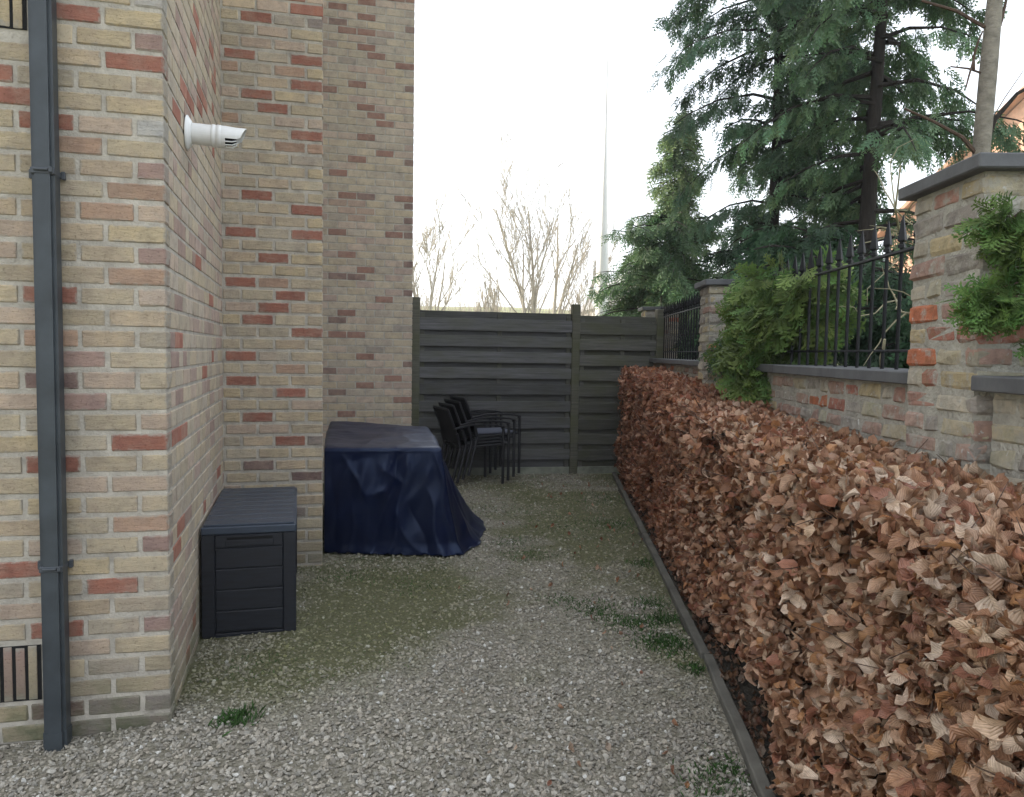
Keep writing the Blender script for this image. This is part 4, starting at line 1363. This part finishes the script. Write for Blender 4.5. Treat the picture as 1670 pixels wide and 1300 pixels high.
build_litter()

# ------------------------------------------------------------------ conifers
def frond_template(nl, sub, seed):
    """a flat drooping scale-leaf spray: length 1 along +y, in the xy plane"""
    r = np.random.default_rng(seed)
    V = []; F = []
    def blade(p, d, L, w, z):
        d = np.array(d) / np.linalg.norm(d); q = np.array([-d[1], d[0]])
        o = len(V)
        p = np.array(p)
        a, b, c, e = p, p + d * L * .45 + q * w, p + d * L, p + d * L * .45 - q * w
        for k, pt in enumerate((a, b, c, e)):
            V.append((pt[0], pt[1], z - .10 * (pt[1] ** 2) - (.05 * abs(pt[0]))))
        F.append((o, o + 1, o + 2, o + 3))
    blade((0, 0), (0, 1), 1.0, .03, 0)
    for i in range(nl):
        t = .12 + .8 * i / max(1, nl - 1); s = 1 if i % 2 else -1
        L = (.5 - .36 * t) * r.uniform(.8, 1.2)
        an = rad(r.uniform(38, 58)); d = np.array([s * math.sin(an), math.cos(an)])
        p = np.array([0, t - .06])
        blade(p, d, L, .041, r.uniform(-.03, .03))
        for k in range(sub):
            u = .3 + .45 * k / max(1, sub - 1 if sub > 1 else 1); s2 = 1 if (k + i) % 2 else -1
            a2 = rad(35) * s2
            d2 = np.array([d[0] * math.cos(a2) - d[1] * math.sin(a2), d[0] * math.sin(a2) + d[1] * math.cos(a2)])
            blade(p + d * L * u, d2, L * .55, .036, r.uniform(-.03, .03))
    return np.array(V), np.array(F)

FROND_FINE = [frond_template(12, 2, s) for s in range(3)]
FROND_MED = [frond_template(9, 1, s + 10) for s in range(3)]
FROND_LOW = [frond_template(7, 0, s + 20) for s in range(3)]

def fronds_mesh(name, P, D, NRM, S, col, tpls, parent, off):
    n = len(P); parts = []
    R = rot_frames(D, NRM)
    gi = RNG.integers(0, len(tpls), n)
    for g, (tV, tF) in enumerate(tpls):
        sel = gi == g
        if sel.any():
            sc = np.stack([S[sel] * RNG.uniform(.75, 1.15, sel.sum()), S[sel], S[sel]], 1)
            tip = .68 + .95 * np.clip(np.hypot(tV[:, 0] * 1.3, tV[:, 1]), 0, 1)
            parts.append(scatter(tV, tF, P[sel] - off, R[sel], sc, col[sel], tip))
    V, F, C, _ = join_parts(parts)
    return link(name, np_mesh(name, V, F, M_NEEDLE, C), parent)

def conifer(label, base, height, zlo, rfun, seed, nbr, tpls, fsize=(.14, .26), step=.085, per=4, sag0=.15, col=(.045, .095, .045), trunk_r=.1, lean=(0, 0), bare=.22, droop=.5, az=None, group=None):
    r = np.random.default_rng(seed)
    root = empty('conifer_tree', base, label=label, cat='conifer', group=group)
    off = np.array(base, float)
    tp = [(lean[0] * (z / height) + .02 * math.sin(z * 1.3 + seed), lean[1] * (z / height) + .02 * math.cos(z * 1.1 + seed), z) for z in np.linspace(-.1, height, 14)]
    MB().tube(tp, [trunk_r * (1 - .85 * i / 13) for i in range(14)], 9).obj('trunk', M_BARK, root, smooth=True)
    P = []; D = []; NR = []; S_ = []; CC = []
    br = MB()
    for b in range(nbr):
        h = zlo + (height - zlo) * ((b + r.random()) / nbr)
        a = r.uniform(0, 2 * math.pi) if az is None else r.uniform(*az)
        L = rfun(h / height) * r.uniform(.65, 1.12)
        if L < .08: continue
        o = np.array([np.interp(h, [p[2] for p in tp], [p[0] for p in tp]), np.interp(h, [p[2] for p in tp], [p[1] for p in tp]), h])
        e0 = r.uniform(.05, .5); sag = r.uniform(.5, 1.0) * droop
        dirh = np.array([math.cos(a), math.sin(a), 0])
        def bp(t):
            side = np.array([-dirh[1], dirh[0], 0]) * (.06 * math.sin(3 * t + b))
            return o + dirh * L * t + side * L + np.array([0, 0, L * (e0 * t - sag * t * t)])
        br.tube([bp(t) for t in (0, .3, .6, .85, 1.0)], [trunk_r * .26 * (.5 + L * .3), trunk_r * .2 * (.5 + L * .3), .009, .006, .003], 5, False)
        tone = r.uniform(.72, 1.25)
        ns = int(L * (1 - bare) / step) + 1
        for k in range(ns):
            t = bare + (1 - bare) * (k + r.random() * .6) / ns
            pc = bp(t); tn = bp(min(1, t + .05)) - bp(t - .05); tn /= np.linalg.norm(tn)
            for q in range(per if h < 6.1 else 2):
                lat = np.array([-dirh[1], dirh[0], 0]) * r.choice((-1, 1)) * r.uniform(.2, 1.1)
                d = tn * r.uniform(.2, 1.0) + lat * .8 + np.array([0, 0, -r.uniform(.25, 1.6)])
                rad_ = .16 * L * (1 - t * .5) + .03
                p = pc + lat * rad_ * r.random() + np.array([0, 0, -.5 * rad_ * r.random()]) + r.normal(size=3) * .02
                P.append(p + off); D.append(d); NR.append(r.normal(size=3) * .6 + np.array([0, 0, .8]) + dirh * .4)
                S_.append(r.uniform(*fsize)); j = tone * r.uniform(.75, 1.25)
                CC.append((col[0] * j * r.uniform(.9, 1.2), col[1] * j, col[2] * j * r.uniform(.85, 1.1)))
    br.obj('branches', M_BARK, root)
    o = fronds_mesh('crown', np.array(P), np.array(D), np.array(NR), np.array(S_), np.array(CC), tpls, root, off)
    return root, len(P)

conifer('dark cypress with a thick black trunk standing behind the iron railing bars nearest the pier', (3.06, 6.7, 0), 6.4, 1.0, lambda t: .5 + .72 * math.sin(math.pi * min(1, max(0, (t + .02) * .95))) ** .7, 21, 96, FROND_MED,
        (.11, .23), .08, 7, .15, (.098, .17, .088), .105, (.10, .1), .2, .7)
conifer('dark cypress with drooping boughs left of the thick-trunked one, its own trunk thinner', (2.84, 8.4, 0), 8.6, 1.0, lambda t: .82 + .50 * smoothstep(.34, .46, t) * (1 - smoothstep(.9, 1.05, t)), 22, 128, FROND_MED,
        (.12, .25), .085, 8, .15, (.088, .16, .095), .085, (-.05, .05), .10, .75)
conifer('narrow pale-green sunlit cypress at the left edge of the evergreens', (2.36, 11.2, 0), 4.85, .8, lambda t: .2 + 1.0 * (1 - t) ** .8, 23, 110, FROND_LOW,
        (.16, .3), .09, 7, .15, (.10, .16, .07), .06, (0, 0), .05, .6)
conifer('low bushy evergreen just above the right end of the timber fence', (2.1, 10.9, 0), 3.4, .7, lambda t: .5 + .75 * math.sin(math.pi * min(1, t * .9 + .12)) ** .7, 24, 105, FROND_LOW,
        (.13, .26), .085, 7, .15, (.075, .14, .065), .05, (.05, 0), .05, .5)
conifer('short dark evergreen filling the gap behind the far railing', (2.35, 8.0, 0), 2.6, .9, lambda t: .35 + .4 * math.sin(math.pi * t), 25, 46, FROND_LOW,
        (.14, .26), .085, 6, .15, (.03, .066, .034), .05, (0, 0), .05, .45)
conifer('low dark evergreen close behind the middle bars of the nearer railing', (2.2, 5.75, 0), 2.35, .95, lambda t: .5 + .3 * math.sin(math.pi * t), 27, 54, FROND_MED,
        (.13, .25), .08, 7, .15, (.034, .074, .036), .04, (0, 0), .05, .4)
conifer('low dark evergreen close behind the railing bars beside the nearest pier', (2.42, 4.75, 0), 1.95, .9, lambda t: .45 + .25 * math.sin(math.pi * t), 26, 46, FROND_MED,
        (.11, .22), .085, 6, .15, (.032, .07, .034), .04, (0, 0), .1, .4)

def spray_bush(name, label, root_pt, clusters, seed, tpls, fsize, col, stem_from):
    """foliage sprays hanging in clusters; clusters: (centre, radii, count)"""
    r = np.random.default_rng(seed)
    root = empty(name, root_pt, label=label, cat='conifer')
    off = np.array(root_pt, float)
    P = []; D = []; NR = []; S_ = []; CC = []
    st = MB()
    for c, rr, n, out in clusters:
        c = np.array(c)
        p0 = np.array(stem_from) + r.normal(size=3) * .03
        mid = (p0 + c) / 2 + np.array([0, 0, .12])
        st.tube([p0 - off, mid - off, c - off], [.014, .009, .004], 5, False)
        tone = r.uniform(.8, 1.25)
        for _ in range(n):
            u = r.normal(size=3); u /= np.linalg.norm(u); u *= r.random() ** .45
            p = c + u * np.array(rr)
            d = u * .9 + np.array(out) * .7 + np.array([0, 0, -.75]) + r.normal(size=3) * .3
            P.append(p); D.append(d); NR.append(r.normal(size=3) * .6 + np.array([-.6, -.4, .6])); S_.append(r.uniform(*fsize))
            j = tone * r.uniform(.7, 1.3)
            CC.append((col[0] * j * r.uniform(.9, 1.35), col[1] * j, col[2] * j))
            if r.random() < .06: st.tube([c - off, (c + p) / 2 - off + r.normal(size=3) * .02, p - off], [.004, .003, .0015], 3, False)
    st.obj('stems', M_TWIG, root)
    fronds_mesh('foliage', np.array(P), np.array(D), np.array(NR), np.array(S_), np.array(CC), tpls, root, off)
    return root
# the bough that spills over the coping in front of the nearer railing
spray_bush('overhanging_conifer', 'bright green cypress bough spilling over the coping down towards the hedge', (1.95, 4.9, 0),
           [((1.59, 4.75, 1.84), (.15, .3, .10), 150, (-.5, -.2, 0)), ((1.52, 4.65, 1.62), (.13, .26, .12), 170, (-.6, -.2, 0)), ((1.47, 4.70, 1.44), (.11, .2, .12), 150, (-.5, 0, -.3)),
            ((1.49, 4.62, 1.27), (.10, .17, .09), 110, (-.4, 0, -.5)), ((1.55, 4.60, 1.20), (.08, .15, .05), 60, (-.3, 0, -.6)), ((1.67, 4.35, 1.82), (.14, .22, .09), 120, (.2, -.5, 0)), ((1.69, 5.2, 1.74), (.15, .25, .12), 110, (-.5, .2, 0)),
            ((1.75, 4.4, 1.62), (.10, .16, .08), 70, (.3, -.5, 0)), ((1.58, 5.1, 1.52), (.1, .2, .13), 80, (-.5, .1, 0)), ((1.67, 4.55, 1.42), (.08, .14, .07), 60, (.2, -.3, -.2))],
           31, FROND_FINE, (.09, .22), (.076, .135, .036), (1.9, 4.85, 1.2))
# sprays hanging over the near pier
spray_bush('hanging_conifer_spray', 'two green cypress sprays hanging over the nearest brick pier', (2.0, 1.95, 0),
           [((1.405, 2.19, 1.79), (.065, .03, .055), 110, (-.4, -.2, .1)), ((1.47, 2.19, 1.68), (.045, .03, .06), 55, (-.4, -.1, -.2)), ((1.36, 2.17, 1.565), (.085, .03, .03), 120, (-.9, -.1, .25)), ((1.45, 2.19, 1.60), (.07, .03, .04), 90, (-.6, -.1, 0)), ((1.475, 2.1, 1.47), (.02, .03, .02), 20, (-.6, -.1, .2))],
           32, FROND_FINE, (.055, .105), (.072, .138, .036), (1.95, 1.95, 1.5))

# ------------------------------------------------------------------ bare trees
def branch_tree(name, label, base, stems, seed, mat, minr=.004, levels=4, group=None, spread=.55, up=.35, nside=(6, 4, 3, 3, 3), cat='tree', kids=(3, 6)):
    """stems: list of (direction, length, radius)"""
    r = random.Random(seed)
    root = empty(name, base, label=label, cat=cat, group=group)
    tr, cr = MB(), MB()
    def grow(p, d, L, rad0, lvl):
        n = 6 if lvl == 0 else 4
        pts = [p]; dd = d.copy()
        for i in range(n):
            dd = (dd + Vector((r.gauss(0, .055 if lvl == 0 else .11), r.gauss(0, .055 if lvl == 0 else .11), r.gauss(0, .06) + (.07 if lvl else .05)))).normalized()
            pts.append(pts[-1] + dd * L / n)
        rr = [max(minr, rad0 * (1 - .72 * i / n)) for i in range(n + 1)]
        (tr if lvl == 0 else cr).tube(pts, rr, nside[min(lvl, 4)], False)
        if lvl >= levels: return
        k = r.randint(*kids) + (3 if lvl == 0 else 0)
        for b in range(k):
            t = .3 + .68 * (b + r.random() * .8) / k
            i = min(n - 1, int(t * n)); f = t * n - i
            q = pts[i].lerp(pts[i + 1], f)
            ax = (pts[i + 1] - pts[i]).normalized()
            side = Vector((r.gauss(0, 1), r.gauss(0, 1), r.gauss(0, .5)))
            side = (side - ax * side.dot(ax)).normalized()
            nd = (ax * (1 - spread * .6) + side * spread + Vector((0, 0, up))).normalized()
            grow(q, nd, L * r.uniform(.34, .58) * (1.15 - .4 * t), max(minr, rad0 * (1 - .72 * t) * .6), lvl + 1)
    for d, L, rad0 in stems:
        rad0 *= .68
        L *= .86
        grow(Vector((0, 0, 0)) + Vector((d[0], d[1], 0)) * .08, Vector(d).normalized(), L, rad0, 0)
    tr.obj('trunk', mat, root, smooth=True)
    cr.obj('crown', mat, root)
    return root
BG = 'bare winter trees beyond the timber fence'
branch_tree('bare_tree', 'bare many-stemmed tree right beside the brick building edge, beyond the fence', (-3.55, 30, 0), [((-.1, 0, 1), 5.6, .13), ((.22, .1, 1), 5.8, .12), ((-.3, .1, 1), 5.2, .11), ((.08, 0, 1), 6.3, .12)], 41, M_BARK_FAR, .012, 3, BG, .5, .35)
branch_tree('bare_tree', 'short stubby bare tree between the two larger bare trees beyond the fence', (-1.02, 31, 0), [((.03, 0, 1), 4.4, .17), ((.12, 0, 1), 3.6, .09), ((-.14, 0, 1), 3.4, .09)], 42, M_BARK_FAR, .011, 3, BG, .32, .6)
branch_tree('bare_tree', 'tallest bare tree beyond the fence, splitting into several stems', (.85, 33, 0), [((-.1, 0, 1), 8.6, .16), ((.06, 0, 1), 9.0, .15), ((-.22, 0, 1), 7.2, .13), ((.16, 0, 1), 6.2, .12)], 43, M_BARK_FAR, .012, 3, BG, .5, .35)
branch_tree('bare_tree', 'tall bare tree between the tallest bare tree and the white pole', (1.75, 34, 0), [((.1, 0, 1), 8.3, .17), ((.0, 0, 1), 7.4, .14), ((.32, 0, 1), 6.0, .1)], 44, M_BARK_FAR, .012, 3, BG, .5, .35)
branch_tree('bare_tree', 'thin twiggy bare tree just left of the white pole', (3.35, 35, 0), [((.02, 0, 1), 5.8, .09), ((-.12, 0, 1), 5.0, .07)], 45, M_BARK_FAR, .011, 3, BG, .5, .3)
branch_tree('bare_tree', 'faint bare tree behind the low evergreen, right of the white pole', (6.1, 36, 0), [((0, 0, 1), 7.6, .1), ((.14, 0, 1), 6.4, .08)], 46, M_BARK_FAR, .011, 3, BG, .5, .35)

# smooth grey trunk behind the near pier
def build_grey_trunk():
    base = Vector((2.475, 4.15, 0))
    root = empty('bare_trunk_tree', base, label='smooth grey tree trunk with bare side branches above the nearest pier cap', cat='tree')
    pts = []; rs = []
    for i in range(16):
        z = -.1 + 5.1 * i / 15
        pts.append((.008 * math.sin(z * 2.1) + .024 * (z - 1.5), .0, z)); rs.append(.049 - .0028 * z + .003 * math.sin(z * 5.0))
    MB().tube(pts, rs, 14).obj('trunk', M_BARK_GREY, root, smooth=True)
    lim = [[(0.0, 0, 2.49), (-.1, -.02, 2.58), (-.27, -.03, 2.66), (-.42, -.03, 2.72)], [(.03, 0, 2.52), (.08, 0, 2.68), (.18, -.02, 2.81), (.36, -.03, 2.92)],
           [(-.0, 0, 2.92), (-.08, -.01, 2.94), (-.18, -.02, 2.945)], [(.0, 0, 3.16), (-.15, 0, 3.24), (-.33, .02, 3.30)], [(-.05, -.01, 2.93), (-.055, -.01, 3.0), (-.04, -.02, 3.08), (-.02, -.02, 3.13)],
           [(-.05, -.01, 3.0), (-.08, -.02, 2.9), (-.10, -.03, 2.83)], [(.06, 0, 3.1), (.09, 0, 3.2), (.13, .02, 3.36)], [(.03, 0, 2.62), (.14, .02, 2.8), (.24, .03, 2.95)]]
    rad_ = [.012, .016, .006, .010, .008, .006, .010, .003]
    for l, q in zip(lim, rad_):
        MB().tube(l, [q, q * .85, q * .6, q * .5][:len(l)], 6).obj('branch', M_BARK if q > .012 else M_TWIG, root)
build_grey_trunk()

# dead pale branches tangled behind the railing
def build_dead_branches():
    r = random.Random(4)
    specs = [('pale dead branch arching behind the railing below the big cypress', [(2.25, 4.4, 2.1), (2.1, 4.15, 2.02), (1.95, 3.9, 2.04), (1.85, 3.75, 2.12), (1.8, 3.62, 2.3)], .008),
             ('pale dead branch forking behind the railing bars near the pier', [(2.15, 4.3, 1.72), (2.0, 4.0, 1.70), (1.85, 3.65, 1.62), (1.75, 3.4, 1.60), (1.7, 3.1, 1.58)], .008),
             ('broken pale stub of a branch standing on the coping', [W2W(3.33, .2, 1.352), W2W(3.32, .19, 1.40), W2W(3.28, .18, 1.44), W2W(3.25, .17, 1.478)], .009)]
    for lab, pts, rr in specs:
        root = empty('dead_branch', pts[0], label=lab, cat='branch')
        o = Vector(pts[0])
        p = [Vector(q) - o for q in pts]
        MB().tube(p, [rr * (1 - .13 * i) for i in range(len(p))], 7).obj('stem', M_DEADWOOD, root, smooth=True)
        if 'stub' in lab: continue
        for k in range(9):
            i = r.randrange(1, len(p)); q = p[i].copy()
            d = Vector((r.uniform(-.7, .35), r.uniform(-.8, .5), r.uniform(-.35, .7))).normalized()
            L = r.uniform(.18, .5); path = [q]
            for _s in range(5):
                d = (d + Vector((r.gauss(0, .3), r.gauss(0, .3), r.gauss(0, .3)))).normalized()
                path.append(path[-1] + d * L / 5)
            MB().tube(path, [rr * (.55 - .08 * m) for m in range(6)], 5).obj('side_shoot', M_DEADWOOD, root)
build_dead_branches()

# ------------------------------------------------------------------ far background
def build_pole():
    root = empty('white_pole', (1.5, 13.0, 0), label='tall tapering white pole standing beyond the timber fence', cat='pole')
    MB().lathe([(0, .0), (0, .14), (.25, .135), (.3, .12), (2.8, .105), (3.8, .06), (5.0, .025), (6.45, .014), (6.45, 0)], (0, 0, 0), (0, 0, 1), 20).obj('shaft', M_POLE, root, smooth=False)
    MB().lathe([(0, .2), (.03, .2), (.03, .1)], (0, 0, 0), (0, 0, 1), 12).obj('base_plate', M_POLE, root)
build_pole()

def build_bank():
    xs = np.linspace(-60, 70, 60); ys = [40, 46, 52, 60, 75, 110, 160]
    zz = [-.2, 2.2, 4.0, 4.9, 5.6, 6.2, 6.0]
    V = []; F = []
    for y, z in zip(ys, zz):
        for x in xs: V.append((x, y + 1.2 * vnoise(x * .1, y, 0), z + .5 * vnoise(x * .12, y * .05, 3)))
    for j in range(len(ys) - 1):
        for i in range(len(xs) - 1):
            a = j * len(xs) + i; F.append((a, a + 1, a + 1 + len(xs), a + len(xs)))
    tag(link('hill', np_mesh('hill', np.array(V), np.array(F), M_GRASS_FIELD, smooth=True)), kind='structure')
build_bank()

def build_thicket():
    r = random.Random(12)
    tw = MB()
    for _ in range(1500):
        x = r.uniform(-9, 11); y = r.uniform(34.5, 39)
        h = r.uniform(2.0, 4.2) * (1 + .35 * vnoise(x * .6, 0, 1))
        p = Vector((x, y, 0)); q = p + Vector((r.gauss(0, .2), r.gauss(0, .2), h * .55)); e = q + Vector((r.gauss(0, .35), r.gauss(0, .2), h * .45))
        tw.tube([p, q, e], [.03, .02, .008], 3, False)
        for k in range(3):
            s = p.lerp(q, r.uniform(.5, 1)) if k else q
            tw.tube([s, s + Vector((r.gauss(0, .4), r.gauss(0, .3), r.uniform(.3, 1.0)))], [.013, .006], 3, False)
    tag(tw.obj('undergrowth', M_BARK_FAR), kind='stuff')
build_thicket()

def gable_house(name, label, loc, rz, w, d, eave, ridge, mw, mr, windows):
    """gable end faces -y; ridge runs along y"""
    root = empty(name, loc, rz, label=label, cat='house')
    h = w / 2
    vs = [(-h, 0, -.2), (h, 0, -.2), (h, 0, eave), (0, 0, ridge), (-h, 0, eave), (-h, d, -.2), (h, d, -.2), (h, d, eave), (0, d, ridge), (-h, d, eave)]
    fs = [(0, 1, 2, 3, 4), (9, 8, 7, 6, 5), (1, 6, 7, 2), (5, 0, 4, 9), (2, 7, 8, 3), (9, 4, 3, 8)]
    MB().add(vs, fs).obj('wall', mw, root)
    o = .3; sl_ = (ridge - eave) / h
    for s in (-1, 1):
        a = [(0, -o, ridge + .04), (s * (h + o), -o, eave - sl_ * o + .04), (s * (h + o), d + o, eave - sl_ * o + .04), (0, d + o, ridge + .04)]
        b = [(x, y, z + .14) for x, y, z in a]
        MB().add(a + b, [(0, 1, 2, 3), (4, 5, 6, 7), (0, 1, 5, 4), (1, 2, 6, 5), (2, 3, 7, 6), (3, 0, 4, 7)]).obj('roof', mr, root)
    for x, z, ww, hh in windows:
        f = MB().box(x - ww / 2, x + ww / 2, -.05, .05, z, z + hh).obj('window', M_FRAME, root, bevel=.01)
        MB().box(x - ww / 2 + .08, x + ww / 2 - .08, -.058, -.045, z + .08, z + hh - .08).obj('pane', M_GLASS, f)
    return root
gable_house('brick_house', 'sunlit orange brick house with a pitched roof behind the right-hand trees', (14.6, 20.0, 0), rad(-58), 10.4, 9.0, 5.4, 9.7, M_HOUSE, M_ROOF, [(-2.6, .9, 1.2, 1.5), (2.2, .9, 1.4, 1.5), (0, 4.6, 1.1, 1.3)])
gable_house('outbuilding', 'pale grey gabled outbuilding beyond the fence, right of the white pole', (7.6, 43, 0), rad(6), 5.0, 7.0, 4.2, 6.3, M_SHED, M_SLATE, [(-.9, 2.2, .9, 1.1), (1.0, 2.2, .9, 1.1)])

# ------------------------------------------------------------------ thin haze volume, added to approximate sky glare
def build_haze():
    m = bpy.data.materials.new('glare_haze')
    m.use_nodes = True
    t = m.node_tree
    t.nodes.remove(t.nodes['Principled BSDF'])
    v = t.nodes.new('ShaderNodeVolumePrincipled')
    v.inputs['Color'].default_value = (0.95, 0.96, 1.0, 1)
    v.inputs['Density'].default_value = 0.0022
    v.inputs['Anisotropy'].default_value = 0.35
    t.links.new(v.outputs[0], t.nodes['Material Output'].inputs['Volume'])
    o = MB().box(-650, 650, -350, 1300, -1.6, 16.0).obj('haze', m)
    tag(o, kind='stuff')
build_haze()
